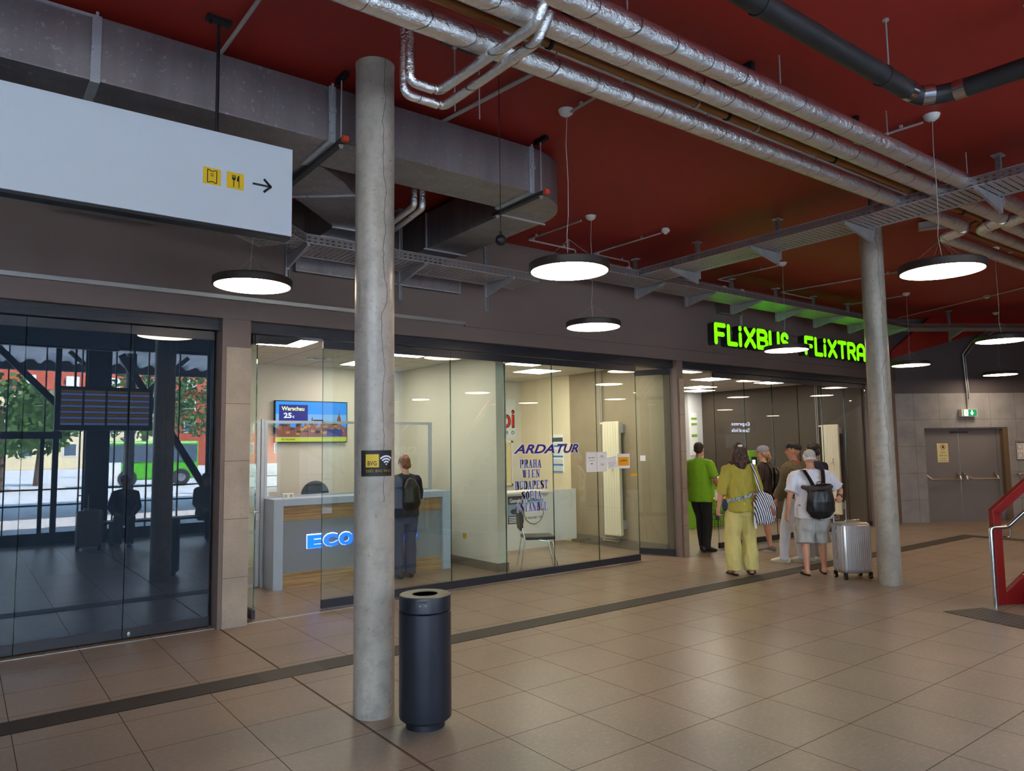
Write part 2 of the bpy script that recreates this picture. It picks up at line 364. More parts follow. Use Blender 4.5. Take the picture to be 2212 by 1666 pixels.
mat('sky_blue', (56, 128, 196), rough=.6); mat('exit_green', (0, 132, 84), emit=(0, 132, 84), es=.5); mat('bin_metal', (40, 43, 52), rough=.38, metal=.35); mat('bin_lid', (96, 92, 78), rough=.4, metal=.4)
mat('door_grey', (128, 126, 133), rough=.45, vary=.05, vs=3); mat('door_frame', (112, 94, 74), rough=.5); mat('brass_bar', (206, 186, 160), rough=.28, metal=1)
mat('mat_rubber', (54, 48, 46), rough=.6); mat('radiator_white', (228, 220, 196), rough=.4); mat('curtain', (224, 206, 158), rough=.9)
mat('asphalt', (186, 186, 188), rough=.9, vary=.1, vs=.4); mat('yard_dark', (92, 94, 100), rough=.9); mat('facade_cream', (196, 184, 150), rough=.9); mat('roof_tile', (150, 66, 44), rough=.9, vary=.2, vs=4)
mat('window_dark', (70, 84, 100), rough=.2); mat('leaf', (70, 104, 44), rough=.8, vary=.5, vs=3); mat('bark', (80, 62, 46), rough=.9); mat('steel_dark', (40, 42, 46), rough=.5, metal=.2)
mat('canopy_sheet', (206, 210, 218), rough=.5); mat('bus_green', (70, 160, 30), rough=.3); mat('orange_paint', (226, 110, 28), rough=.6)
mat('screen_off', (30, 30, 34), rough=.3); mat('screen_yellow', (120, 100, 20), emit=(150, 120, 20), es=.9); mat('screen_blue', (90, 110, 170), emit=(120, 140, 210), es=1.4); mat('screen_text', (255, 255, 255), emit=(220, 232, 255), es=7)
mat('cable_white', (210, 205, 198), rough=.5); mat('cable_dark', (40, 30, 30), rough=.5)

# ---------------------------------------------------------------- the setting
ZC = 4.5
def S(mb, name, m, label=None, smooth=False): return mb.build(name, m, None, smooth=smooth, kind='structure', label=label)
b = MB(); b.box(-9, -1.45, -.2, 9.5, 13.2, 0); b.box(9.5, -7.3, -.2, 44, 13.2, 0); S(b, 'floor', 'floor_tile', 'brown stone tile floor of the station hall')
b = MB(); b.box(-9, -1.65, ZC, 9.5, 13.2, ZC+.4); b.box(9.5, -7.3, ZC, 44, 13.2, ZC+.4); S(b, 'ceiling', 'red_ceiling', 'dark red painted ceiling of the hall')
# shop front wall: band above the openings, and pillars
b = MB(); b.box(-9, 7.65, 3.12, 16.9, 7.95, ZC)
for x0, x1 in ((-9, -8.6), (2.10, 2.385), (9.13, 9.28), (15.56, 16.9)): b.box(x0, 7.66, 0, x1, 7.95, 3.12)
S(b, 'wall_shopfront', 'wall_paint', 'brown grey painted wall above the shop fronts')
b = MB()
for x0, x1 in ((2.14, 2.39), (9.165, 9.285), (15.6, 15.9)): b.box(x0, 7.645, 0, x1, 7.70, 2.83)
S(b, 'trim_1', 'pillar_stone', 'speckled beige stone cladding on the pillars between the shops')
b = MB(); b.box(-9, 7.60, 3.315, 5.05, 7.65, 3.355); S(b, 'trim_2', 'alu_trim', 'shiny metal strip along the left half of the shop front wall')
b = MB(); b.box(5.05, 7.625, 3.30, 16.3, 7.65, 3.35); S(b, 'trim_3', 'wall_paint', 'painted ledge continuing the metal strip along the wall')
# door wall, running diagonally away
DW = Matrix.Translation((16.33, 7.71, 0)) @ Matrix(((.8489, .5286, 0, 0), (-.5286, .8489, 0, 0), (0, 0, 1, 0), (0, 0, 0, 1)))   # local x along the wall, local -y towards the hall
b = MB()
for a in ((-.6, 0, 0, .73, .4, 2.83), (2.70, 0, 0, 33, .4, 2.83), (.73, 0, 2.06, 2.70, .4, 2.83)): b.box(*a, mtx=DW)
S(b, 'wall_right', 'wall_stone', 'grey stone tiled wall around the double door')
S(MB().box(-.6, .02, 2.83, 33, .4, ZC, mtx=DW), 'wall_right_upper', 'dark_paint', 'dark grey painted wall above the stone tiles')
# red sloping soffit meeting the corner
b = MB(); f = lambda u, v, w: DW @ V((u, w, v))
b.prism([(.0, 3.60), (1.2, 3.92), (2.35, 4.24), (4.0, ZC), (.95, ZC), (.0, 3.76)], f, -.12, .015); S(b, 'ceiling_soffit', 'red_ceiling', 'sloping red soffit in the corner above the double door')
S(MB().box(44, -7.3, 0, 44.2, 13, ZC), 'wall_end_right', 'dark_paint'); S(MB().box(-9.2, -1.5, 0, -9, 7.95, ZC), 'wall_end_left', 'dark_paint')
# back wall of the deep part of the hall (behind the camera, seen in the glass)
S(MB().box(9.6, -7.3, 0, 44, -7, ZC), 'wall_rear', 'dark_paint'); S(MB().box(9.3, -7.3, 0, 9.6, -1.4, ZC), 'wall_rear_return', 'dark_paint')
# partitions behind the fronts
b = MB(); b.box(2.2, 7.95, 0, 2.36, 12.8, 3.4); S(b, 'wall_partition_left', 'plaster_white'); S(MB().box(2.12, 7.95, 0, 2.2, 12.8, 3.4), 'wall_left_shop_side', 'dark_paint')  # thin dark sheet on the partition puts the unlit shop's shade into colour
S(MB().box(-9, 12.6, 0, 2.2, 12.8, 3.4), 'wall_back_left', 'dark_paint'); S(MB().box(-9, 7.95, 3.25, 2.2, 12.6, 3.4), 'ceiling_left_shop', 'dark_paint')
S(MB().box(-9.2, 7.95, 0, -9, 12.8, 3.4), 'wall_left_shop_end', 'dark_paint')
b = MB(); b.box(2.36, 11.4, 0, 6.33, 11.6, 3.4); b.box(6.33, 11.84, 0, 9.2, 12.0, 3.4); b.box(6.15, 11.4, 0, 6.33, 12, 3.4); S(b, 'wall_back_middle', 'plaster_white', 'pale wall behind the counters of the middle shop')
S(MB().box(2.36, 7.95, 3.12, 9.3, 12.0, 3.3), 'ceiling_middle_shop', 'ceiling_tiles', 'suspended tile ceiling of the middle shop')
S(MB().box(9.2, 7.95, 0, 9.32, 10.33, 3.4), 'wall_plaster_side', 'plaster_brown', 'brown raw plaster side wall with the radiator')
S(MB().box(9.2, 10.33, 0, 9.32, 12.8, 3.4), 'wall_cream_side', 'plaster_cream', 'cream painted part of the side wall')
b = MB(); b.box(6.15, 8.5, 0, 6.33, 11.4, 3.12); S(b, 'wall_divider', 'plaster_white', 'white dividing wall between the two ticket counters')
b = MB(); b.box(6.135, 8.49, 0, 6.15, 11.4, .12); b.box(6.135, 8.485, 0, 6.34, 8.5, .12); S(b, 'baseboard_divider', 'skirting_stone', 'grey stone skirting at the foot of the white dividing wall')
S(MB().box(9.18, 7.95, 0, 9.2, 10.33, .16), 'baseboard_plaster', 'skirting_stone', 'stone skirting along the brown plaster wall')
S(MB().box(9.32, 12.6, 0, 16, 12.8, 3.4), 'wall_back_right', 'plaster_dark', 'dark back wall of the right hand shop')
S(MB().box(15.5, 7.95, 0, 15.7, 12.6, 3.4), 'wall_side_right', 'plaster_dark', 'dark side wall of the right hand shop with a radiator')
S(MB().box(9.3, 7.95, 3.12, 15.7, 12.6, 3.3), 'ceiling_right_shop', 'ceiling_tiles', 'suspended tile ceiling of the right hand shop')
S(MB().box(14.95, 12.2, 0, 15.5, 12.6, 3.12), 'trim_4', 'laminate_white', 'white column in the back corner of the right hand shop')
# tactile guide strip
b = MB(); b.box(-9, 5.70, .0, 14.9, 5.97, .004); b.box(14.9, -2, 0, 15.17, 5.97, .004)
S(b, 'trim_5', 'tactile', 'dark ribbed tactile guide strip set in the floor')
b = MB(); b.box(-9, 7.72, .0, 2.10, 7.735, .004); b.box(2.39, 7.72, 0, 9.13, 7.735, .004); b.box(9.28, 7.72, 0, 15.56, 7.735, .004); S(b, 'trim_6', 'alu_trim', 'thin floor rail in front of the glass shop fronts')
# header tracks over the glass
for n, (x0, x1) in enumerate(((-8.6, 2.10), (2.385, 9.13), (9.28, 15.56))):
    b = MB(); b.box(x0, 7.74, 3.005, x1, 7.93, 3.12)
    for k in range(5): b.box(x0, 7.733, 3.02+k*.02, x1, 7.741, 3.03+k*.02)
    S(b, 'trim_%d' % (7+n), 'frame_dark', ['dark header track above the left shop front', 'dark header track above the middle shop front', 'dark header track above the right shop front'][n])
# curtain wall behind the camera
b = MB()
YG = -1.45
xs = [-8.6+.62*k for k in range(29)]
for x in xs: b.box(x-.012, YG-.03, 0, x+.012, YG+.03, 4.0)
b.box(-9, YG-.05, 0, 9.3, YG+.05, .22); b.box(-9, YG-.05, 3.92, 9.3, YG+.05, 4.0)
b.box(-9, YG-.03, .74, 9.3, YG+.03, .77); b.box(-9, YG-.03, 1.05, 9.3, YG+.03, 1.08)
S(b, 'window_1', 'steel_dark', 'slender dark steel window bars of the glazed hall front')
S(MB().box(-9, YG-.2, 4.0, 9.3, YG+.1, ZC), 'wall_lintel', 'dark_paint')
S(MB().box(-9, YG-.01, .22, 9.3, YG, 3.92), 'window_2', 'glass', 'glass of the glazed hall front')

def m_slot():
    m = mat('slotted_rail', (34, 34, 36), rough=.45, metal=.3); t = tnt(m); P, x, y, z = t.pos()
    a = t.math('LESS_THAN', t.math('FRACT', t.math('MULTIPLY', y, 16)), .45); g = t.new('ShaderNodeNewGeometry'); sp = t.new('ShaderNodeSeparateXYZ'); t.link(g.outputs['Normal'], sp.inputs[0])
    t.link(t.mix(t.math('MULTIPLY', a, t.math('LESS_THAN', sp.outputs[2], -.5)), lin((44, 44, 46)), lin((4, 4, 4))), t.bsdf.inputs['Base Color'])
m_slot()
# ---------------------------------------------------------------- glass fronts
def glass_panel(x0, x1, label, group, y=7.835, z0=.0, ztop=3.0, glass='glass', rail='frame_dark', rz=0, org=None):
    """glass between a top rail and a bottom rail"""
    t = thing('glass_screen', label, 'glass screen', org or (x0, y, 0), rz, group); w = x1-x0; m = WM(t)
    MB().box(.004, -.006, .11, w-.004, .006, ztop-.09, m).build('pane', glass, t, smooth=False)
    b = MB(); b.box(.0, -.02, .015, w-.004, .02, .11, m); b.build('bottom_rail', rail, t, smooth=False, bevel=.003)
    b = MB(); b.box(.0, -.02, ztop-.09, w-.004, .02, ztop, m); b.build('top_rail', rail, t, smooth=False, bevel=.003)
    b = MB()
    for x in (.0, w-.006): b.box(x, -.0065, .11, x+.004, .0065, ztop-.09, m)
    b.build('edge', 'glass_edge', t, smooth=False)
    return t
G1 = [(-4.5, -3.3), (-3.3, -2.1), (-2.1, -1.26), (-1.26, -.41), (-.41, .44), (.44, 1.29), (1.29, 2.07)]
lab = ['glass panel of the dark left shop, farthest out of the picture']*4+['narrow sliver of glass panel at the left edge of the picture', 'tall glass panel of the dark left shop, left of the one with the lock', 'tall glass panel of the dark left shop beside the stone pillar, with a small lock']
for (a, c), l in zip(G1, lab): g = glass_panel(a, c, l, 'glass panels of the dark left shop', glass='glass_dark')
b = MB(); b.lathe([(.0, 0), (.018, .002), (.016, .01), (0, .012)], seg=14)
b.bm.transform(Matrix.Translation((1.34, 7.812, .055)) @ Matrix.Rotation(pi/2, 4, 'X') @ Matrix.Diagonal((.8, 1.3, 1, 1))); b.build('lock', 'steel', g)
lab = ['glass panel in front of the reception desk, its open edge free standing', 'glass panel half hidden by the near concrete column', 'glass panel in front of the white dividing wall', 'glass panel left of the purple shop lettering, over the dividing wall end',
       'glass panel carrying the destination list', 'glass panel carrying two sheets of paper in front of the tall radiator']
for (a, c), l in zip(((3.25, 4.10), (4.10, 4.955), (4.955, 5.815), (5.815, 6.645), (6.645, 7.50), (7.50, 8.355)), lab): glass_panel(a, c, l, 'glass panels of the middle shop', glass='glass_green')
glass_panel(0, .60, 'glass panel swung inwards beside the second stone pillar', 'glass panels of the middle shop', org=(8.88, 8.34, 0), rz=math.atan2(7.77-8.34, 9.12-8.88), glass='glass_green')
glass_panel(0, .85, 'glass panel folded inwards, seen edge on beside the first stone pillar', 'glass panels of the middle shop', org=(2.50, 7.80, 0), rz=rad(91), glass='glass_green')
lab = ['glass panel at the open doorway, behind the person in yellow', 'glass panel behind the person in a grey cap', 'glass panel above the heads of the waiting group', 'glass panel left of the far radiator', 'glass panel in front of the far radiator', 'last glass panel of the right hand shop, next to the far concrete column']
for (a, c), l in zip(((10.28, 11.15), (11.15, 12.0), (12.0, 12.85), (12.85, 13.70), (13.70, 14.56), (14.56, 15.44)), lab): glass_panel(a, c, l, 'glass panels of the right hand shop')
# black pivot housing above the folded panel
b = MB(); b.prism([(2.46, 3.0), (3.02, 3.0), (2.86, 2.93), (2.44, 2.92)], FA, 7.86, 7.92); b.cyl((2.46, 7.8, 2.9), (2.46, 7.8, 3.0), .02)
tag(b.build('pivot_housing', 'black_plastic'), 'black pivot housing under the track above the folded glass panel', 'hinge')

# ---------------------------------------------------------------- columns
for (x, y), m, l in (((2.272, 4.57), 'column_concrete', 'smooth grey concrete column with a wireless network sticker, behind the bin'), ((9.262, 4.512), 'column_concrete_far', 'slimmer looking grey concrete column beside the silver suitcase')):
    b = MB(); b.lathe([(.134, 0), (.136, .01), (.136, 4.46), (.14, 4.5)], (x, y, 0), 48)
    o = b.build('concrete_column', m); tag(o, l, 'column', 'round concrete columns')
    col1 = o if x < 5 else None or (col1 if 'col1' in globals() else o)
# sticker wrapped on the near column
cx_, cy_ = 2.272, 4.57; a0 = math.atan2(-cy_, -cx_)
def wrapped(name, u0, u1, z0, z1, m, r, parent, n=14):
    b = MB(); R = .136+r; A = []; B_ = []
    for k in range(n+1):
        a = a0+(u0+(u1-u0)*k/n)/.136; A.append(b.bm.verts.new((cx_+R*cos(a), cy_+R*sin(a), z0))); B_.append(b.bm.verts.new((cx_+R*cos(a), cy_+R*sin(a), z1)))
    for k in range(n): b.face([A[k], A[k+1], B_[k+1], B_[k]])
    return b.build(name, m, parent, smooth=True)
def wrap_text(name, body, u, z, size, m, r, parent, sx=1, bold=0):
    o = text(name, body, size, m, None, 0, 0, 0, depth=.0001, bold=bold, sx=sx); me = o.data; L = o.location.copy()
    bpy.data.objects.remove(o)
    for v in me.vertices:
        p = v.co+L; a = a0+(u+p.x)/.136; R = .136+r; v.co = V((cx_+R*cos(a), cy_+R*sin(a), z+p.z))
    return place(name, me, parent)
st = thing('wifi_sticker', 'black network sticker with yellow square wrapped on the near concrete column', 'sticker', (cx_, cy_-.14, 1.6))
wrapped('backing', -.093, .133, 1.575, 1.748, 'ink', .0008, st); wrapped('yellow_square', -.058, .03, 1.635, 1.722, 'yellow', .0016, st)
wrap_text('lettering', 'BVG', -.047, 1.648, .042, 'brown_ink', .0022, st, sx=.8, bold=.0006); wrap_text('caption', 'SSID: BVG Wi-Fi', -.056, 1.602, .026, 'yellow', .0022, st, sx=.98)
def wrap_arc(r0, r1, z):
    b = MB(); n = 12; A = []; B_ = []
    for k in range(n+1):
        t = rad(45+90*k/n)
        for r_, l_ in ((r0, A), (r1, B_)):
            u = .083+r_*cos(t); a = a0+u/.136; l_.append(b.bm.verts.new((cx_+.1382*cos(a), cy_+.1382*sin(a), z+r_*sin(t))))
    for k in range(n): b.face([A[k], A[k+1], B_[k+1], B_[k]])
    b.build('wave', 'white_vinyl', st)
for r0, r1 in ((0, .011), (.02, .03), (.038, .048), (.056, .066)): wrap_arc(max(r0, .0005), r1, 1.648)

# ---------------------------------------------------------------- ceiling lamps
def lamp(x, y, label, wires=True, first=None):
    if first: return dup(first, (x, y, 3.155), label)
    t = thing('ring_lamp', label, 'lamp', (x, y, 3.155), 0, 'round hanging lamps')
    b = MB(); b.lathe([(.315, 0), (.325, .004), (.325, .058), (.318, .065), (.05, .066), (0, .066)], (x, y, 3.155), 64); b.build('housing', 'lamp_housing', t)
    b = MB(); b.lathe([(.0001, -.001), (.308, -.001), (.308, .003), (.0001, .003)], (x, y, 3.155), 64); b.build('diffuser', 'lamp_disc', t)
    b = MB()
    for k in range(4):
        a = rad(45+90*k); b.cyl((x+.24*cos(a), y+.24*sin(a), 3.22), (x, y, 3.42), .0009, 5)
    b.build('suspension_wires', 'grey_plastic', t)
    b = MB(); b.loft([(x+.01, y, 4.47), (x-.008, y, 4.2), (x+.006, y, 3.9), (x, y, 3.62), (x-.01, y+.01, 3.45), (x-.04, y-.03, 3.22)], .003, seg=6); b.build('cord', 'grey_plastic', t)
    b = MB(); b.lathe([(.0001, -.055), (.03, -.05), (.055, -.03), (.066, 0)], (x, y, ZC), 24); b.build('ceiling_rose', 'white_plastic', t)
    return t
L0 = lamp(3.845, 4.285, 'round hanging lamp right of the near column, against the cable tray')
for x, y, l in ((1.935, 6.19, 'round hanging lamp left of the near concrete column'), (5.9, 6.175, 'round hanging lamp over the middle shop front'), (6.425, 2.56, 'large looking round lamp right of the far column'),
                (9.86, 6.155, 'round hanging lamp in front of the green shop lettering'), (13.83, 6.14, 'small round lamp just right of the far concrete column'), (11.65, 3.93, 'round lamp at the right edge above the exit sign'), (17.6, 6.0, 'smallest round lamp in front of the dark wall over the double door')):
    lamp(x, y, l, first=L0)
for x, y in ((10.3, -2.3), (14.2, -2.2), (20.1, 4.2), (23.6, 3.5), (24.4, -2.4), (32, -5.2), (15.5, .3), (19.5, -.5), (10.4, .5), (14.3, 2.6), (18.3, 2.6)): lamp(x, y, 'round hanging lamp out of view, some mirrored in the glass, three added for light', first=L0)  # the last three are added, unseen, to brighten the right side of the hall
# beacons with a wire loop, small detectors
b = MB(); b.lathe([(.0001, -.075), (.02, -.07), (.03, -.05), (.05, -.045), (.055, -.02), (.045, -.015), (.045, 0)], (7.03, 6.0, ZC), 24)
tag(b.build('smoke_detector', 'white_plastic'), 'white smoke detector on the red ceiling behind the diagonal cable tray', 'smoke detector', 'smoke detectors')
b = MB(); b.lathe([(.0001, -.06), (.03, -.05), (.05, -.03), (.06, 0)], (15.4, 5.38, ZC), 20); tag(b.build('smoke_detector', 'white_plastic'), 'white detector on the conduit right of the far column', 'smoke detector', 'smoke detectors')
# hanging ball
t = thing('ball_pendant', 'black ball hanging on a thin cord in front of the duct', 'pendant', (3.05, 4.13, 3.23))
MB().ball((3.05, 4.13, 3.245), .04, 20).build('ball', 'black_plastic', t); MB().cyl((3.05, 4.13, 3.27), (3.05, 4.13, 3.31), .01, 10).build('collar', 'black_plastic', t)
MB().cyl((3.05, 4.13, 3.3), (3.05, 4.13, ZC), .003, 6).build('cord', 'black_plastic', t)

# ---------------------------------------------------------------- big hanging sign
SY = 4.57
t = thing('hanging_sign', 'long blank white direction sign with two yellow pictograms and an arrow', 'sign', (.3, SY, 3.14))
MB().box(-1.6, SY, 3.15, 1.675, SY+.10, 3.735).build('panel', 'sign_white', t, smooth=False, bevel=.002)
MB().box(-1.6, SY+.012, 3.132, 1.67, SY+.10, 3.15).build('lower_edge', 'black_metal', t, smooth=False)
for x0 in (1.118, 1.258): MB().box(x0, SY-.0015, 3.392, x0+.105, SY, 3.497).build('pictogram', 'yellow', t, smooth=False)
def ribbon(b, pts, w, y0, y1, closed=False):
    pts = [V((p[0], p[1])) for p in pts]; seg = list(zip(pts, pts[1:]+([pts[0]] if closed else [])))
    if not closed: seg = seg[:len(pts)-1]
    for p, q in seg:
        d = (q-p)
        if d.length < 1e-6: continue
        d.normalize(); n = V((-d.y, d.x))*w/2; b.prism([p+n, p-n, q-n, q+n], FA, y0, y1)
    for p in (pts if closed else pts[1:-1]): b.prism([p+V((cos(2*pi*k/10), sin(2*pi*k/10)))*w/2 for k in range(10)], FA, y0, y1)
pk = [o for o in kids(t) if o.name.startswith('pictogram')]
b = MB(); x, z = 1.118, 3.392
ribbon(b, [(x+.026, z+.092), (x+.038, z+.090), (x+.045, z+.084), (x+.062, z+.084), (x+.068, z+.090), (x+.080, z+.090), (x+.080, z+.012), (x+.068, z+.012), (x+.062, z+.018), (x+.045, z+.018), (x+.038, z+.012), (x+.026, z+.012)], .005, SY-.003, SY-.0016, True)
for q in (.055, .067): ribbon(b, [(x+.043, z+q), (x+.063, z+q)], .004, SY-.003, SY-.0016)
b.build('symbol', 'brown_ink', pk[0], smooth=False)
b = MB(); x = 1.258
for q in (.034, .043, .052): ribbon(b, [(x+q, z+.088), (x+q, z+.066)], .0045, SY-.003, SY-.0016)
b.prism([(x+.031, z+.07), (x+.055, z+.07), (x+.053, z+.06), (x+.043, z+.053), (x+.033, z+.06)], FA, SY-.003, SY-.0016); ribbon(b, [(x+.043, z+.056), (x+.043, z+.012)], .005, SY-.003, SY-.0016)
b.prism([(x+.076, z+.09), (x+.07, z+.088), (x+.064, z+.075), (x+.061, z+.052), (x+.076, z+.052)], FA, SY-.003, SY-.0016); ribbon(b, [(x+.0745, z+.055), (x+.0745, z+.012)], .004, SY-.003, SY-.0016)
b.build('symbol', 'ink', pk[1], smooth=False)
b = MB(); ribbon(b, [(1.418, 3.452), (1.53, 3.452)], .013, SY-.003, SY-.0005); ribbon(b, [(1.488, 3.495), (1.533, 3.452), (1.488, 3.409)], .015, SY-.003, SY-.0005); b.build('arrow', 'ink', t, smooth=False)
for x in (-1.1, 1.205):
    b = MB(); b.cyl((x, SY+.05, 3.73), (x, SY+.05, 4.46), .011, 12); b.box(x-.075, SY+.02, 4.475, x+.075, SY+.08, 4.5)
    for q in (-.05, .05): b.cyl((x+q, SY+.05, 4.455), (x+q, SY+.05, 4.48), .012, 8)
    b.build('hanger_rod', 'black_metal', t)

# ---------------------------------------------------------------- ventilation duct
t = thing('ventilation_duct', 'large rectangular sheet metal duct bending towards the wall', 'duct', (2.5, 5.1, 4.02))
Z0, Z1 = 4.02, 4.43
b = MB(); b.box(-9, 4.915, Z0, .57, 5.42, Z1); b.box(.57, 4.91, Z0, 2.09, 5.42, Z1); b.box(2.09, 4.9, Z0, 3.97, 5.41, Z1); b.build('straight_run', 'duct_metal', t, smooth=False, bevel=.002)
arc = [(3.97+.66*sin(rad(a)), 5.56-.66*cos(rad(a))) for a in range(0, 91, 9)]; FP = lambda u, v, w: V((u, v, w))
b = MB(); b.prism(arc+[(4.13, 5.56), (4.10, 5.47), (4.04, 5.42), (3.97, 5.41)], FP, Z0, Z1); b.build('elbow', 'duct_metal', t, smooth=True)
b = MB(); b.box(4.13, 5.56, Z0, 4.63, 7.65, Z1); b.build('branch', 'duct_metal', t, smooth=False, bevel=.002)
b = MB(); b.prism([(1.5, 5.42), (2.23, 5.42), (2.5, 5.62), (2.72, 5.87), (3.1, 6.22), (3.45, 6.6), (3.45, 7.65), (2.95, 7.65), (2.95, 6.85), (2.29, 6.22), (1.5, 5.75)], FP, Z0, Z1-.03); b.build('rear_branch', 'duct_metal', t, smooth=True)
for x, y in ((.57, 4.91), (2.09, 4.9), (3.97, 4.9)):
    b = MB(); b.box(x-.03, y-.012, Z0-.005, x-.012, y, Z1); b.box(x+.004, y-.012, Z0-.005, x+.022, y, Z1); b.box(x-.012, y-.02, Z0-.012, x+.004, y-.004, Z1+.02)
    b.box(x-.03, y-.01, Z0-.016, x+.022, 5.42, Z0); b.cbox((x-.004, y-.022, 4.24), (.05, .012, .03))
    for q in (4.07, 4.16, 4.33, 4.4): b.cbox((x-.02, y-.014, q), (.01, .006, .01)); b.cbox((x+.013, y-.014, q), (.01, .006, .01))
    b.build('flange', 'zinc_rail', t, smooth=False)
b = MB(); b.box(-9, 4.905, Z1-.012, .57, 4.915, Z1+.003); b.build('edge_trim', 'zinc_rail', t, smooth=False)
MB().box(4.10, 5.545, Z0-.014, 4.66, 5.56, Z0).build('flange', 'zinc_rail', t, smooth=False)
b = MB(); b.box(4.09, 7.0, Z0-.014, 4.67, 7.02, Z0); b.box(4.115, 7.0, Z0-.01, 4.13, 7.02, Z1); b.build('flange', 'zinc_rail', t, smooth=False)
for p, q in (((2.26, 6.22), (2.74, 5.84)), ((2.92, 6.84), (3.45, 6.8)), ((2.95, 7.2), (3.45, 7.2))): MB().bar((*p, Z0-.008), (*q, Z0-.008), .02, .014).build('flange', 'zinc_rail', t, smooth=False)
def cradle(x, label, y0=4.74, y1=5.55, rodx=0):
    t = thing('duct_cradle', label, 'bracket', (x, 5.1, 3.97), 0, 'slotted rails under the duct')
    b = MB(); b.box(x-.022, y0+.04, 3.975, x+.022, y1, 4.008); b.build('rail', 'slotted_rail', t, smooth=False)
    MB().box(x-.024, y0, 3.972, x+.024, y0+.04, 4.012).build('end_cap', 'rubber_orange', t, smooth=False, bevel=.003)
    for y in (y0+.09, y1-.06):
        b = MB(); b.cyl((x+rodx, y, 3.95), (x+rodx, y, ZC), .006, 8); b.cyl((x, y, 3.95), (x, y, 3.965), .014, 6); b.lathe([(.02, 0), (.02, .004)], (x, y, 3.967), 16); b.build('threaded_rod', 'zinc_rail', t)
    b = MB(); b.box(x-.02, y0+.0, 4.46, x+.02, y0+.16, 4.5); b.build('ceiling_rail', 'black_metal', t, smooth=False)
    return t
cradle(2.13, 'slotted rail with an orange cap under the duct, left of the near column', y1=6.6); cradle(4.02, 'slotted rail with an orange cap under the duct bend'); cradle(.05, 'slotted rail with an orange cap in the top left corner', y1=6.6)
# ---------------------------------------------------------------- pipes under the ceiling
def py(x, y): return y-.016*(x-2)          # the runs stray slightly from the wall direction
def jog(y, z=4.15, dx=0):
    return [(-4, py(-4, y), z), (8.93+dx, py(8.9, y), z), (8.97+dx, py(8.9, y)+.27, z-.03), (22.5, py(22.5, y)+.27, z-.03)]
for y, l in ((3.38, 'foil wrapped pipe nearest the shop fronts'), (3.0, 'middle foil wrapped pipe of the three'), (2.76, 'foil wrapped pipe farthest from the shop fronts')):
    b = MB(); b.pipe(jog(y), .072, 20, .12); tag(b.build('insulated_pipe', 'foil'), l, 'pipe', 'foil wrapped pipes')
b = MB(); b.pipe(jog(3.215, 4.19), .027, 14, .06)
t = tag(b.build('gas_pipe', 'gas_pipe'), 'thin yellow brown pipe running between the foil wrapped pipes', 'pipe')
for k, x in enumerate((2.75, 4.1, 4.45, 4.8, 5.9, 7.2, 8.4)):
    b = MB(); y = py(x, 3.215); b.loft([(x-.012, y, 4.19), (x+.012, y, 4.19)], .036, seg=16); b.cyl((x, y, 4.22), (x, y, ZC), .006, 8); b.build('pipe_clamp', 'black_metal' if k % 2 == 0 else 'alu_trim', t)
# pair of thin foil pipes crossing under the big ones
for k, (pts, l) in enumerate((([(2.16, 3.93, ZC), (2.16, 3.93, 4.0), (2.45, 3.93, 4.0), (2.47, 2.98, 4.0), (2.5, 2.9, 4.15)], 'lower thin foil wrapped pipe bending up near the column head'),
                 ([(2.12, 3.79, ZC), (2.12, 3.79, 4.01), (2.33, 3.79, 4.01), (2.37, 2.86, 4.01), (2.38, 2.78, 4.15), (2.38, 2.7, 4.5)], 'upper thin foil wrapped pipe beside the column head'))):
    b = MB(); b.pipe(pts, .031, 14, .05); tag(b.build('branch_pipe', 'foil'), l, 'pipe', 'thin foil wrapped pipes')
for pts, l in (([(3.37, 5.95, ZC), (3.37, 5.95, 4.07), (3.5, 7.3, 4.05)], 'thin foil pipe behind the duct, right of the near column'), ([(3.45, 5.93, ZC), (3.45, 5.93, 4.06), (3.62, 7.3, 4.05)], 'second thin foil pipe behind the duct')):
    b = MB(); b.pipe(pts, .033, 12, .05); tag(b.build('branch_pipe', 'foil'), l, 'pipe', 'thin foil wrapped pipes')
# black drain pipe
t = thing('drain_pipe', 'thick black cast iron drain pipe in the top right corner', 'pipe', (4, 2.1, 4.05))
b = MB(); b.pipe([(.5, 2.16, 4.1), (5.14, 2.11, 4.1), (5.24, 1.95, 4.1), (5.35, .2, 4.1)], .062, 22, .13); b.build('pipe_run', 'cast_iron', t)
for p0, p1, r, m in (((3.3, 2.13, 4.1), (3.33, 2.13, 4.1), .07, 'cast_iron'), ((4.62, 2.117, 4.1), (4.66, 2.117, 4.1), .068, 'cast_iron'), ((4.93, 2.112, 4.1), (5.0, 2.11, 4.1), .0655, 'steel'), ((5.12, 2.09, 4.1), (5.16, 2.03, 4.1), .0655, 'steel'), ((5.23, 1.93, 4.1), (5.235, 1.86, 4.1), .0655, 'steel'), ((5.26, 1.52, 4.1), (5.262, 1.47, 4.1), .067, 'steel')):
    MB().cyl(p0, p1, r, 22).build('pipe_clamp', m, t)
for p in ((4.7, 2.11), (5.26, 1.5)):
    b = MB(); b.cyl((p[0], p[1], 4.16), (p[0], p[1], ZC), .006, 8); b.lathe([(.02, -.01), (.02, 0)], (p[0], p[1], ZC), 12); b.build('threaded_rod', 'zinc_rail', t)
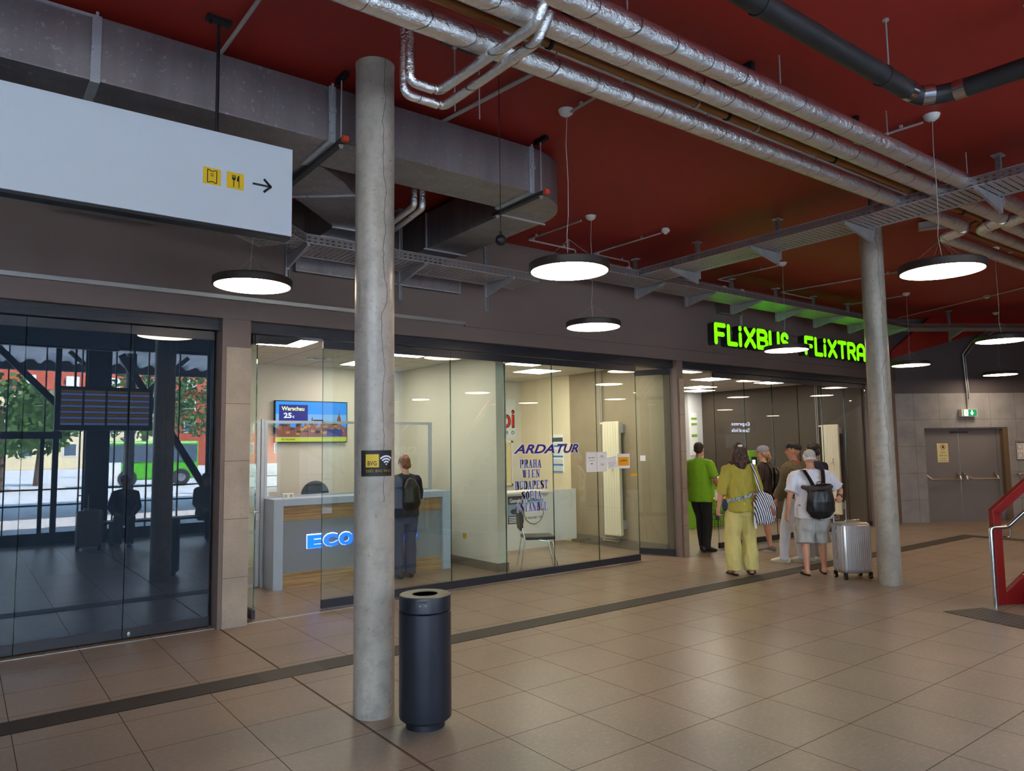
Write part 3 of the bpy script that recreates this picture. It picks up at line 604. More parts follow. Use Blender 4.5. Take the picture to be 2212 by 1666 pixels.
# rails carrying the pipes
for n, x in enumerate((2.95, 4.44, 5.92, 7.4)):
    t = thing('pipe_rail', ['black strut rail over the pipes near the column head', 'strut rail over the pipes behind the second rail end', 'strut rail over the middle of the pipes', 'strut rail over the pipes near the cable tray'][n], 'bracket', (x, 3.15, 4.4), 0, 'strut rails above the pipes')
    b = MB(); b.box(x-.02, 2.93, 4.44, x+.02, 3.42, 4.5); b.build('rail', 'black_metal', t, smooth=False)
    b = MB()
    for y in (3.38, 3.0, 2.76): y = py(x, y); b.cyl((x, y, 4.2), (x, y, 4.45), .005, 8)
    b.build('threaded_rods', 'zinc_rail', t)
t = thing('pipe_rail', 'black slotted rail carrying the thin pipes right of the column head', 'bracket', (2.7, 3.95, 4.44))
b = MB(); b.box(2.45, 3.93, 4.45, 2.95, 3.97, 4.5); b.build('rail', 'black_metal', t, smooth=False)
for x in (2.55, 2.75): b = MB(); b.cyl((x, 3.95, 4.0), (x, 3.95, 4.46), .005, 8); b.lathe([(.015, 0), (.015, .01)], (x, 3.95, 4.44), 12); b.build('threaded_rod', 'zinc_rail', t)
# grey electrical conduits on the ceiling
def conduit(pts, label, r=.011, clips=()):
    t = thing('conduit', label, 'conduit', pts[0], 0, 'grey conduits on the ceiling'); b = MB(); b.pipe(pts, r, 8, .03); b.build('tube', 'grey_plastic', t)
    for c in clips: MB().cbox(c, (.024, .024, .03)).build('clip', 'grey_plastic', t, smooth=False)
conduit([(5.84, 6.28, 4.46), (5.81, 7.27, 4.46), (6.66, 7.29, 4.46), (6.66, 7.29, 4.2)], 'grey conduit bent beside the lamp over the middle shop', clips=((5.815, 7.1, 4.48), (5.9, 7.27, 4.48), (6.45, 7.29, 4.48)))
conduit([(7.03, 6.08, 4.46), (7.0, 7.3, 4.46), (7.75, 7.32, 4.46), (7.75, 7.32, 4.2)], 'grey conduit from the smoke detector to the cable tray', clips=((7.02, 6.4, 4.48), (7.1, 7.3, 4.48), (7.6, 7.32, 4.48)))
conduit([(9.82, 6.2, 4.46), (9.8, 7.3, 4.46), (10.2, 7.3, 4.46), (10.2, 7.3, 4.2)], 'grey conduit behind the lamp before the green lettering', clips=((9.82, 6.5, 4.48),))
conduit([(12.0, 3.65, 4.46), (11.75, 5.9, 4.46), (11.6, 7.3, 4.46), (12.6, 7.3, 4.46)], 'long grey conduit crossing behind the far column', clips=((11.8, 5.5, 4.48),))
conduit([(13.83, 6.2, 4.46), (13.8, 7.2, 4.46)], 'short grey conduit behind the small lamp right of the far column')
conduit([(6.42, 2.63, 4.46), (6.38, 3.1, 4.46), (6.3, 3.6, 4.46)], 'grey conduit meeting the large lamp near the pipes', clips=((6.4, 2.8, 4.48),))
conduit([(3.84, 4.22, 4.46), (3.83, 3.85, 4.46), (3.82, 3.55, 4.46)], 'grey conduit meeting the lamp beside the near column', clips=((3.84, 4.1, 4.48),))
conduit([(2.72, 3.62, 4.46), (8.9, 3.56, 4.46)], 'straight grey conduit alongside the foil wrapped pipe')
conduit([(3.24, 3.72, 4.46), (3.06, 5.2, 4.46)], 'grey conduit running from the pipes towards the duct', r=.016)
conduit([(16.2, 7.4, 4.46), (15.6, 6.0, 4.46), (14.2, 3.0, 4.46)], 'grey conduit above the double door', clips=((15.9, 6.6, 4.48),))
conduit([(1.34, 3.6, 4.46), (1.31, 4.97, 4.46)], 'conduit behind the black rod of the hanging sign', r=.014)
# emergency light box beside the large lamp
tag(MB().cbox((9.55, 3.86, 4.44), (.34, .12, .09), rad(-62)).build('emergency_light', 'grey_plastic', smooth=False, bevel=.004), 'flat grey box on the ceiling behind the large lamp', 'emergency light')

# ---------------------------------------------------------------- cable trays
def sheet(b, p0, p1, w, uv_len, side):
    """one flat sheet with uv: u along, v across (metres)"""
    p0, p1, side = V(p0), V(p1), V(side); d = p1-p0; vs = b.verts([p0, p1, p1+side*w, p0+side*w]); f = b.face(vs)
    uv = b.bm.loops.layers.uv.verify(); L = d.length
    for lp, c in zip(f.loops, ((0, 0), (L, 0), (L, w), (0, w))): lp[uv].uv = c
def tray(name, label, p0, p1, w, side, h=.085, flip=False):
    t = thing(name, label, 'cable tray', p0, 0, 'perforated cable trays'); sd = V(side)
    b = MB(); sheet(b, p0, p1, w, 1, sd); b.build('tray_base', 'tray_sheet', t, smooth=False)
    for q in (0, w):
        b = MB(); A = V(p0)+sd*q; B_ = V(p1)+sd*q; sheet(b, A, B_, h, 1, V((0, 0, 1))); b.build('side_flange', 'tray_flange', t, smooth=False)
        b = MB(); o = V((0, 0, h)); b.bar(A+o, B_+o, .012, .005); b.bar(A, B_, .006, .006); b.build('rim', 'zinc_rail', t, smooth=False)
    return t
tray('cable_tray', 'perforated cable tray along the wall above the middle shop, hung low', (2.6, 6.70, 3.77), (5.55, 6.74, 3.77), .52, (0, 1, 0))
tray('cable_tray', 'short slanted cable tray section behind the hanging sign', (1.2, 5.6, 3.82), (2.6, 6.70, 3.77), .52, (-.62, .78, 0))
tray('cable_tray', 'perforated cable tray along the wall, lit green above the shop lettering', (6.2, 6.70, 4.05), (15.4, 6.74, 4.05), .50, (0, 1, 0))
tray('cable_tray', 'perforated cable tray crossing the hall diagonally over the far column', (7.28, 6.7, 4.07), (7.28, 1.0, 4.07), .52, (1, 0, 0))
tray('cable_tray', 'cable tray continuing right above the double door', (15.2, 6.72, 4.05), (17.6, 5.2, 4.05), .4, (.53, .85, 0))
def tray_bracket(x, y, zb, zt, ux, uy, L, label, top=True):
    """ceiling post with a plate on top and a tapered arm under the tray"""
    t = thing('tray_bracket', label, 'bracket', (x, y, zb), 0, 'ceiling brackets of the cable trays'); r = math.atan2(uy, ux); m = Matrix.Translation((x, y, 0)) @ Matrix.Rotation(r, 4, 'Z')
    b = MB(); b.box(-.018, -.022, zb, .018, -.018, ZC-.01, m); b.box(-.018, .018, zb, .018, .022, ZC-.01, m); b.box(-.022, -.022, zb, -.018, .022, ZC-.01, m); b.box(-.02, -.02, zb+.0, .02, .02, zb+.006, m); b.build('post', 'galvanised', t, smooth=False)
    MB().box(-.06, -.045, ZC-.012, .06, .045, ZC, m).build('ceiling_plate', 'zinc_rail', t, smooth=False)
    b = MB(); f = lambda u, v, w: m @ V((u, w, v)); b.prism([(.02, zt-.14), (.045, zt-.14), (L, zt-.035), (L, zt-.004), (.02, zt-.004)], f, -.014, .014); b.build('arm', 'galvanised', t, smooth=False)
    b = MB(); b.box(.02, -.018, zt-.15, .03, .018, zt+.0, m); b.cyl(m @ V((.03, 0, zt-.12)), m @ V((.042, 0, zt-.12)), .009, 6); b.cyl(m @ V((.03, 0, zt-.05)), m @ V((.042, 0, zt-.05)), .009, 6); b.build('bolt_plate', 'zinc_rail', t, smooth=False)
    return t
for x, l in ((7.83, 'bracket at the crossing of the two right hand cable trays'), (8.95, 'bracket of the wall tray, just before the green lit part'), (10.11, 'bracket of the wall tray at the left of the green lettering'), (11.40, 'bracket of the wall tray over the middle of the green lettering'), (12.62, 'bracket of the wall tray left of the far column'), (13.85, 'bracket of the wall tray next to the far column'), (15.1, 'bracket of the wall tray right of the far column')):
    tray_bracket(x, 7.27, 4.0-.09, 4.05, 0, -1, .56, l)
for x, l in ((2.62, 'bracket of the low tray beside the lamp left of the near column'), (3.93, 'bracket of the low tray half hidden by the near column'), (5.13, 'long bracket of the low tray below the hanging ball')): tray_bracket(x, 7.27, 3.45, 3.77, 0, -1, .58, l)
for y, l in ((6.17, 'first bracket of the diagonal tray from the shop wall'), (4.95, 'second bracket of the diagonal tray from the shop wall'), (3.81, 'bracket of the diagonal tray above the far column'), (2.57, 'bracket of the diagonal tray in front of the foil pipes'), (1.3, 'bracket of the diagonal tray outside the right edge')): tray_bracket(7.87, y, 3.99, 4.07, -1, 0, .6, l)
tray_bracket(16.5, 6.5, 3.85, 4.05, -.53, -.85, .4, 'bracket of the tray above the double door')
# loops of cable on the wall tray
for k, x in enumerate((6.75, 7.15, 9.25, 9.7)):
    b = MB()
    for q in range(3): b.loft([(x+q*.02+.055*cos(a/10*pi), 6.78, 4.06+.13*sin(a/10*pi)) for a in range(0, 11)], .004, seg=6)
    tag(b.build('cable_coil', 'cable_white'), ['loops of pale cable on the wall tray right of the lamp', 'loops of pale cable at the tray crossing', 'small loops of cable before the green lit part', 'loops of cable standing on the wall tray near the green lettering'][k], 'cable', 'loops of cable on the wall tray')
# metal channel openings in the wall
for x0, x1, z0, z1, l in ((2.82, 4.1, 3.70, 3.85, 'flat metal wall duct outlet behind the near column'), (4.1, 4.94, 3.70, 3.86, 'flat metal wall duct outlet right of the near column'), (10.2, 10.8, 3.99, 4.15, 'small metal wall box above the green lettering')):
    b = MB(); b.box(x0, 7.56, z0, x1, 7.655, z1); t = tag(b.build('wall_duct', 'duct_metal', smooth=False), l, 'duct', 'flat metal boxes on the wall')
    b = MB(); b.box(x0, 7.552, z0-.006, x1, 7.562, z0+.004); b.box(x1-.008, 7.552, z0, x1, 7.562, z1); b.build('edge_trim', 'zinc_rail', t, smooth=False)
b = MB().box(.54, 7.35, 3.94, 1.4, 7.5, 3.975); b.cyl((.6, 7.42, 3.95), (.6, 7.42, ZC), .005, 8); b.cyl((1.34, 7.42, 3.95), (1.34, 7.42, ZC), .005, 8)
tag(b.build('cable_channel', 'galvanised', smooth=False), 'short flat metal channel below the hanging sign', 'channel')
tag(MB().bar((10.85, 7.62, 3.82), (10.85, 7.62, 4.15), .03, .03, (0, 1, 0)).build('conduit', 'grey_plastic', smooth=False), 'short vertical conduit behind the green lettering', 'conduit', 'grey conduits on the ceiling')
# ---------------------------------------------------------------- lettering tools
def fit_text(name, body, x0, x1, z0, z1, y, m, parent, depth=.002, bold=0, shear=0, rz=0, org=None, **kw):
    """lettering scaled to fill x0..x1, z0..z1 on the plane y"""
    o = text(name, body, 1, m, None, 0, 0, 0, depth=depth, bold=bold, shear=shear); me = o.data; L = o.location.copy(); bpy.data.objects.remove(o)
    ps = [v.co+L for v in me.vertices]; a0_, a1 = min(p.x for p in ps), max(p.x for p in ps); c0, c1 = min(p.z for p in ps), max(p.z for p in ps)
    for v, p in zip(me.vertices, ps): v.co = V((x0+(p.x-a0_)/(a1-a0_)*(x1-x0), y+p.y, z0+(p.z-c0)/(c1-c0)*(z1-z0)))
    if org is not None: me.transform(org)
    return place(name, me, parent, **kw)
def arc(cx, cz, rx, rz, a0, a1, n=10): return [(cx+rx*cos(rad(a0+(a1-a0)*k/n)), cz+rz*sin(rad(a0+(a1-a0)*k/n))) for k in range(n+1)]
def strokes(b, S_, x, z, w, h, thick, y0, y1, thin=None):
    """S_: list of (kind, points) in a unit box"""
    for k, pts in S_: ribbon(b, [(x+u*w, z+v*h) for u, v in pts], thick if k == 'k' else (thin or thick), y0, y1)
def ribbon_round(b, pts, w, y0, y1):
    ribbon(b, pts, w, y0, y1)
    for p in (pts[0], pts[-1]): b.prism([V(p)+V((cos(2*pi*k/10), sin(2*pi*k/10)))*w/2 for k in range(10)], FA, y0, y1)
# rounded heavy capitals of the green sign (unit box, stroke centres)
RG = {'F': [[(0, 0), (0, 1), (1, 1)], [(0, .48), (.85, .48)]], 'L': [[(0, 1), (0, 0), (1, 0)]], 'i': [[(0, 0), (0, .62)], [(0, .93), (0, 1)]],
      'X': [[(0, 1), (.5, .5), (0, 0)], [(1, 1), (.68, .68)], [(1, 0), (.68, .32)]], 'B': [[(0, 0), (0, 1), (.6, 1)]+arc(.6, .76, .38, .24, 90, -90)+[(.1, .52), (.62, .52)]+arc(.62, .26, .42, .26, 90, -90)+[(0, 0)]],
      'U': [[(0, 1), (0, .3)]+arc(.5, .3, .5, .3, 180, 360)+[(1, 1)]], 'S': [arc(.5, .74, .46, .26, 20, 270, 14)+arc(.5, .25, .5, .25, 90, -160, 14)],
      'T': [[(0, 1), (1, 1)], [(.5, 1), (.5, 0)]], 'R': [[(0, 0), (0, 1), (.55, 1)]+arc(.55, .74, .42, .26, 90, -90)+[(.1, .48)], [(.5, .48), (1, 0)]],
      'A': [[(0, 0), (0, .65)]+arc(.5, .65, .5, .35, 180, 0)+[(1, 0)], [(0, .35), (1, .35)]], 'I': [[(0, 0), (0, 1)]], 'N': [[(0, 0), (0, 1), (1, 0), (1, 1)]]}
def green_sign(word, x0, label, adv):
    t = thing('shop_sign', label, 'sign', (x0, 7.55, 3.43), 0, 'green lit lettering'); x = x0; z0, h, th = 3.465, .295, .078
    for ch in word:
        w = adv[ch]-.115 if ch not in 'iI' else 0
        bm_ = MB()
        for st_ in RG[ch]: ribbon_round(bm_, [(x+.036+u*w, z0+v*h) for u, v in st_], th+.012, 7.52, 7.65)
        L = bm_.build('letter', 'sign_black', t, smooth=False)
        f = MB()
        for st_ in RG[ch]: ribbon_round(f, [(x+.036+u*w, z0+v*h) for u, v in st_], th, 7.512, 7.52)
        f.build('letter_face', 'green_sign', L, smooth=False); x += adv[ch]
    return t
ADV = {'F': .345, 'L': .325, 'i': .15, 'X': .375, 'B': .36, 'U': .37, 'S': .3, 'T': .36, 'R': .37, 'A': .38, 'I': .15, 'N': .37}
green_sign('FLiXBUS', 9.95, 'large green lit lettering left of the lamp on the wall over the waiting group', ADV)
green_sign('FLiXTRAIN', 12.66, 'green lit lettering partly covered by the far concrete column', ADV)
tag(MB().bar((12.15, 7.64, 3.78), (12.66, 7.64, 3.78), .012, .012).build('conduit', 'black_metal', smooth=False), 'thin dark conduit linking the two green signs', 'conduit', 'grey conduits on the ceiling')

# ---------------------------------------------------------------- purple lettering on the middle glass
YG0 = 7.829
t = thing('shop_lettering', 'purple slanted shop name with white outline on the glass', 'lettering', (6.5, YG0, 1.67))
for w, x0, x1 in (('ARDA', 5.945, 6.665), ('TUR', 6.72, 7.125)):
    fit_text('outline', w, x0-.012, x1+.012, 1.662, 1.808, YG0-.0005, 'white_vinyl', t, depth=.001, bold=.05, shear=.35)
    fit_text('lettering', w, x0, x1, 1.672, 1.797, YG0-.002, 'navy_vinyl', t, depth=.001, bold=.028, shear=.35)
def v_(x): return ('k', [(x, 0), (x, 1)])
def sf(x, *zs): return [('t', [(x-.2, z), (x+.2, z)]) for z in zs]
SG = {'P': [v_(.25)]+sf(.25, 0)+[('t', [(.05, 1), (.6, 1)]), ('k', arc(.6, .74, .26, .25, 80, -80, 6)), ('t', [(.25, .49), (.62, .49)])],
      'R': [v_(.25)]+sf(.25, 0)+[('t', [(.05, 1), (.6, 1)]), ('k', arc(.58, .76, .24, .23, 80, -80, 6)), ('t', [(.25, .52), (.6, .52)]), ('k', [(.55, .52), (.85, 0)]), ('t', [(.75, 0), (1, 0)])],
      'A': [('t', [(.18, 0), (.48, 1)]), ('k', [(.5, 1), (.8, 0)]), ('t', [(.28, .33), (.7, .33)]), ('t', [(.02, 0), (.34, 0)]), ('t', [(.6, 0), (.98, 0)])],
      'H': [v_(.22), v_(.78), ('t', [(.22, .5), (.78, .5)])]+sf(.22, 0, 1)+sf(.78, 0, 1), 'W': [('k', [(.12, 1), (.32, 0)]), ('t', [(.32, 0), (.5, .95)]), ('k', [(.5, 1), (.7, 0)]), ('t', [(.7, 0), (.88, 1)]), ('t', [(0, 1), (.25, 1)]), ('t', [(.4, 1), (.62, 1)]), ('t', [(.75, 1), (1, 1)])],
      'I': [v_(.5)]+sf(.5, 0, 1), 'E': [v_(.25), ('t', [(.05, 1), (.88, 1), (.88, .8)]), ('t', [(.05, 0), (.9, 0), (.9, .22)]), ('t', [(.25, .5), (.7, .5)])],
      'N': [('t', [(.2, 0), (.2, 1)]), ('k', [(.2, 1), (.8, 0)]), ('t', [(.8, 0), (.8, 1)]), ('t', [(.02, 0), (.38, 0)]), ('t', [(.62, 1), (.98, 1)]), ('t', [(.02, 1), (.3, 1)])],
      'B': [v_(.25), ('t', [(.05, 1), (.58, 1)]), ('t', [(.05, 0), (.6, 0)]), ('t', [(.25, .52), (.58, .52)]), ('k', arc(.57, .76, .22, .22, 75, -75, 6)), ('k', arc(.6, .26, .26, .25, 80, -80, 6))],
      'U': [('k', [(.22, 1), (.22, .3)]), ('t', arc(.5, .3, .28, .28, 180, 360, 8)), ('t', [(.78, .3), (.78, 1)])]+sf(.22, 1)+sf(.78, 1), 'D': [v_(.25), ('t', [(.05, 1), (.5, 1)]), ('t', [(.05, 0), (.5, 0)]), ('k', arc(.48, .5, .36, .48, 80, -80, 8))],
      'S': [('t', arc(.5, .76, .3, .24, 30, 100, 4)), ('k', arc(.5, .74, .27, .22, 110, 250, 6)+arc(.5, .26, .28, .22, 70, -60, 6)), ('t', arc(.5, .25, .3, .25, -80, -160, 4)), ('t', [(.8, 1), (.8, .72)]), ('t', [(.2, 0), (.2, .28)])],
      'T': [v_(.5)]+sf(.5, 0)+[('t', [(.08, .75), (.08, 1), (.92, 1), (.92, .75)])], 'O': [('k', arc(.5, .5, .32, .48, 40, -40, 6)), ('k', arc(.5, .5, .32, .48, 140, 220, 6)), ('t', arc(.5, .5, .33, .48, 40, 140, 6)), ('t', arc(.5, .5, .33, .48, 220, 320, 6))],
      'F': [v_(.25)]+sf(.25, 0)+[('t', [(.05, 1), (.88, 1), (.88, .78)]), ('t', [(.25, .5), (.7, .5)])], 'L': [v_(.25)]+sf(.25, 0, 1)+[('t', [(.25, 0), (.9, 0), (.9, .25)])]}
t = thing('destination_list', 'blue serif list of five cities on the glass', 'lettering', (6.25, YG0, .88))
for w, x0, x1, z0, z1 in (('PRAHA', 6.04, 6.43, 1.475, 1.592), ('WIEN', 6.09, 6.40, 1.343, 1.455), ('BUDAPEST', 5.96, 6.545, 1.185, 1.305), ('SOFIA', 6.07, 6.42, 1.05, 1.165), ('ISTANBUL', 5.975, 6.53, .888, 1.012)):
    for m, ex, y in (('white_vinyl', .010, YG0-.001), ('blue_vinyl', 0, YG0-.0025)):
        b = MB(); n = len(w); st_ = (x1-x0)/n
        for k, ch in enumerate(w): strokes(b, SG[ch], x0+k*st_+st_*.05, z0+.006, st_*.9, (z1-z0)-.012, .021+ex, y, y+.001, .009+ex)
        b.build('word' if m == 'blue_vinyl' else 'word_outline', m, t, smooth=False)
# papers stuck to the glass
def sheet_paper(label, x0, x1, z0, z1, m='paper', lines=(), y=YG0, rot=0, cat='paper'):
    o = MB().box(x0, y-.0015, z0, x1, y, z1).build('notice', m, smooth=False); tag(o, label, cat, 'notices stuck to the glass')
    b = MB()
    for u0, u1, v0, v1 in lines: b.box(x0+(x1-x0)*u0, y-.0022, z0+(z1-z0)*v0, x0+(x1-x0)*u1, y-.0016, z0+(z1-z0)*v1)
    if lines: b.build('print', 'ink', o, smooth=False)
    if rot: o.rotation_euler = (0, rot, 0)
    return o
sheet_paper('left one of the two white sheets on the glass by the radiator', 7.275, 7.483, 1.385, 1.675, lines=((.2, .42, .7, .73), (.48, .8, .7, .73), (.25, .8, .57, .585), (.42, .6, .39, .43)))
sheet_paper('right one of the two white sheets on the glass by the radiator', 7.49, 7.69, 1.385, 1.675, lines=((.35, .65, .77, .8), (.2, .85, .70, .71), (.3, .7, .4, .41), (.35, .7, .33, .35)))
sheet_paper('curled white sheet between the two sheets and the orange notice', 7.71, 7.905, 1.425, 1.60, lines=((.1, .8, .5, .52), (.2, .9, .35, .37), (.15, .7, .2, .22)), rot=rad(-8))
o = sheet_paper('white framed orange notice on the glass in front of the radiator', 7.905, 8.175, 1.42, 1.64)
MB().box(7.925, YG0-.0025, 1.462, 8.155, YG0-.0016, 1.592).build('orange_field', 'paper_orange', o, smooth=False); fit_text('lettering', 'geöffnet', 7.965, 8.115, 1.515, 1.555, YG0-.0035, 'ink', o, depth=.0005)
sheet_paper('small orange sticker at the edge of the last middle shop glass panel', 8.19, 8.33, 1.30, 1.335, 'paper_orange')
mtx = Matrix.Translation((8.88, 8.34, 0)) @ Matrix.Rotation(math.atan2(-.57, .24), 4, 'Z')
tag(MB().box(.06, -.009, 1.51, .15, -.0075, 1.60, mtx).build('notice', 'paper', smooth=False), 'small white square stuck on the inward swung glass panel', 'paper', 'notices stuck to the glass')

# ---------------------------------------------------------------- reception of the left counter
t = thing('reception_desk', 'grey reception desk with wooden bands and lit blue letters', 'desk', (4.5, 9.3, 0))
b = MB(); b.box(3.20, 9.24, 0, 3.325, 9.9, 1.14); b.build('side_panel', 'laminate_blue', t, smooth=False, bevel=.004)
b = MB(); b.box(5.70, 9.24, 0, 5.83, 9.9, 1.14); b.build('side_panel', 'laminate_blue', t, smooth=False, bevel=.004)
b = MB(); b.box(3.325, 9.24, 1.05, 5.70, 9.9, 1.14); b.build('desk_top', 'laminate_blue', t, smooth=False, bevel=.004)
for z0, z1 in ((.855, 1.05), (.0, .20)): MB().box(3.325, 9.30, z0+.001, 5.70, 9.34, z1-.001).build('wood_band', 'oak', t, smooth=False)
MB().box(3.325, 9.285, .20, 5.70, 9.34, .855).build('front_panel', 'laminate_grey', t, smooth=False)
W8 = 'ECOLINES'; x = 3.655
for k, ch in enumerate(W8):
    w = .195 if ch != 'I' else .09
    L = fit_text('letter', ch, x, x+w, .487, .655, 9.268, 'blue_lit', t, depth=.03, bold=.06, shear=.0)
    if k < 3: fit_text('letter_edge', ch, x-.006, x+w+.006, .482, .668, 9.284, 'white_lit', L, depth=.004, bold=.075, shear=.0)
    x += w+.025
# glazed screen behind the desk
t = thing('desk_screen', 'metal framed glass screen with a door behind the reception desk', 'screen', (4.3, 9.95, 0))
b = MB()
for x0, x1, z0, z1 in ((3.20, 3.235, 1.14, 2.16), (5.70, 5.745, 1.14, 2.16), (3.235, 5.70, 2.125, 2.16), (3.235, 5.70, 1.14, 1.165)): b.box(x0, 9.62, z0, x1, 9.66, z1)
b.build('frame', 'frame_grey', t, smooth=False); MB().box(3.235, 9.637, 1.165, 5.70, 9.643, 2.125).build('pane', 'glass', t, smooth=False)
b = MB()
for x0, x1, z0, z1 in ((3.09, 3.135, .02, 2.16), (3.15, 3.19, 0, 2.18), (2.5, 2.54, .02, 2.16), (2.54, 3.09, 2.12, 2.16), (2.54, 3.09, 1.14, 1.18), (2.54, 3.09, .70, .74), (2.54, 3.09, .02, .06)): b.box(x0, 9.60, z0, x1, 9.64, z1)
d = b.build('door_leaf', 'frame_grey', t, smooth=False); MB().box(2.54, 9.617, .06, 3.09, 9.623, 2.12).build('pane', 'glass', d, smooth=False)
b = MB(); b.cyl((3.11, 9.6, .98), (3.11, 9.55, .98), .009, 10); b.cyl((3.11, 9.555, .98), (2.99, 9.555, .98), .009, 10); b.box(3.095, 9.59, .86, 3.125, 9.6, .94); b.build('door_handle', 'steel', d)
# television on the back wall
t = thing('wall_screen', 'wide advertising screen showing a blue sky and an old town', 'television', (4.53, 11.38, 1.9))
MB().box(3.92, 11.34, 1.885, 5.14, 11.40, 2.555).build('housing', 'black_plastic', t, smooth=False, bevel=.004)
mat('tv_sky', emit=(26, 140, 240), es=.85); mat('tv_sky_low', emit=(110, 170, 230), es=.8); mat('tv_navy', emit=(10, 20, 130), es=.7); mat('tv_lime', emit=(190, 205, 40), es=.7)
mat('tv_text', emit=(225, 240, 160), es=1); mat('tv_white', emit=(210, 225, 255), es=1); mat('tv_brick', emit=(150, 80, 50), es=.55); mat('tv_dark', emit=(44, 60, 60), es=.5); mat('tv_gold', emit=(190, 150, 60), es=.6); mat('tv_teal', emit=(110, 130, 140), es=.55)
Yt = 11.339
P_ = MB().box(3.935, Yt-.001, 1.90, 5.125, Yt, 2.54).build('picture', 'tv_sky', t, smooth=False)
MB().box(3.935, Yt-.002, 2.2, 5.125, Yt-.001, 2.34).build('picture_detail', 'tv_sky_low', P_, smooth=False)
b = MB(); rr = random.Random(3)
for k in range(26): x = 3.94+k*.0455; b.box(x, Yt-.003, 1.975, x+.044, Yt-.0021, 2.13+rr.random()*.09)
b.build('picture_detail', 'tv_brick', P_, smooth=False)
b = MB()
for k in range(20): x = 3.95+rr.random()*1.1; z = 2.0+rr.random()*.14; b.box(x, Yt-.004, z, x+.06, Yt-.0031, z+.035)
b.build('picture_detail', 'tv_gold', P_, smooth=False)
b = MB()
for k in range(16): x = 3.95+rr.random()*1.05; z = 2.03+rr.random()*.14; b.box(x, Yt-.005, z, x+.08, Yt-.0041, z+.03)
b.box(4.55, Yt-.005, 2.215, 4.72, Yt-.0041, 2.255); b.build('picture_detail', 'tv_dark', P_, smooth=False)
b = MB(); b.prism([(4.95, 2.2), (5.03, 2.2), (5.02, 2.28), (5.0, 2.33), (4.99, 2.42), (4.98, 2.33), (4.96, 2.28)], FA, Yt-.005, Yt-.0041); b.prism([(4.51, 2.2), (4.55, 2.2), (4.54, 2.27), (4.53, 2.31), (4.52, 2.27)], FA, Yt-.005, Yt-.0041); b.build('picture_detail', 'tv_brick', P_, smooth=False)
b = MB(); b.box(4.78, Yt-.006, 1.99, 5.05, Yt-.0051, 2.10); b.build('picture_detail', 'tv_navy', P_, smooth=False)
MB().box(3.935, Yt-.007, 1.90, 5.125, Yt-.006, 1.972).build('picture_detail', 'tv_lime', P_, smooth=False); fit_text('lettering', 'ECOLINES', 4.03, 4.25, 1.925, 1.95, Yt-.008, 'tv_dark', P_, depth=.0005, bold=.02)
MB().box(3.985, Yt-.006, 2.235, 4.455, Yt-.005, 2.49).build('picture_detail', 'tv_navy', P_, smooth=False); fit_text('lettering', 'Warschau', 4.025, 4.395, 2.395, 2.46, Yt-.007, 'tv_text', P_, depth=.0005, bold=.02)
fit_text('lettering', '25', 4.06, 4.19, 2.275, 2.36, Yt-.007, 'tv_white', P_, depth=.0005, bold=.03); fit_text('lettering', '€', 4.2, 4.235, 2.275, 2.315, Yt-.007, 'tv_white', P_, depth=.0005)
# things on and behind the desk
o = tag(MB().box(3.36, 9.36, 1.14, 3.50, 9.41, 1.205).build('power_socket', 'white_plastic', smooth=False, bevel=.006), 'white double power socket on the left end of the desk', 'socket')
b = MB()
for x in (3.395, 3.465): b.lathe([(.0225, 0), (.0225, .002)], (0, 0, 0), 16); b.bm.transform(Matrix.Identity(4))
b = MB()
for x in (3.395, 3.465): b.cyl((x, 9.358, 1.172), (x, 9.361, 1.172), .02, 16)
b.build('outlets', 'grey_plastic', o)
t = thing('office_chair', 'black office chair backrest rising behind the reception desk', 'office chair', (4.13, 10.2, 0))
b = MB(); b.ball((4.13, 10.2, 1.13), (.21, .035, .19), 20); b.build('backrest', 'black_plastic', t); MB().ball((4.13, 10.45, .56), (.25, .25, .06), 20).build('seat', 'black_plastic', t)
MB().cyl((4.13, 10.22, .55), (4.13, 10.2, 1.05), .02).build('back_post', 'black_metal', t); MB().cyl((4.13, 10.45, .06), (4.13, 10.45, .52), .025).build('column', 'black_metal', t)
b = MB()
for k in range(5): b.bar((4.13, 10.45, .07), (4.13+.3*cos(k*1.2566), 10.45+.3*sin(k*1.2566), .05), .04, .03)
b.build('base', 'black_plastic', t, smooth=False)
for k in range(5): MB().ball((4.13+.29*cos(k*1.2566), 10.45+.29*sin(k*1.2566), .028), .028, 10).build('caster', 'black_plastic', t)
tag(MB().box(6.136, 9.30, .40, 6.149, 9.38, .48).build('power_socket', 'yellow', smooth=False, bevel=.002), 'small brass coloured socket low on the white dividing wall', 'socket')

# ---------------------------------------------------------------- the right counter with posters
t = thing('service_counter', 'long low white counter with posters behind the purple lettering', 'counter', (7.4, 10.3, 0))
MB().box(6.36, 10.1, 0.0, 8.44, 10.14, .955).build('front_panel', 'laminate_white', t, smooth=False); MB().box(6.36, 10.06, .955, 8.46, 10.55, .99).build('counter_top', 'laminate_white', t, smooth=False, bevel=.003)
g = MB().box(8.47, 10.17, .07, 9.17, 10.20, .985).build('gate', 'laminate_white', t, smooth=False, bevel=.002)
for z in (.25, .87):
    b = MB(); b.cyl((8.455, 10.15, z-.05), (8.455, 10.15, z+.05), .012, 10); b.build('hinge', 'steel', t)
p = MB().box(7.53, 10.095, .45, 7.87, 10.1, .92).build('poster', 'window_dark', smooth=False); tag(p, 'dark teal coach poster on the front of the white counter', 'poster', 'posters on the white counter')
MB().box(7.53, 10.092, .585, 7.87, 10.095, .78).build('photo_strip', 'tv_teal', p, smooth=False); fit_text('lettering', 'Gameks', 7.57, 7.83, .81, .88, 10.092, 'white_vinyl', p, depth=.001, bold=.01)
b = MB(); b.ball((7.70, 10.09, .66), (.12, .003, .05), 16); b.build('coach_picture', 'window_dark', p)
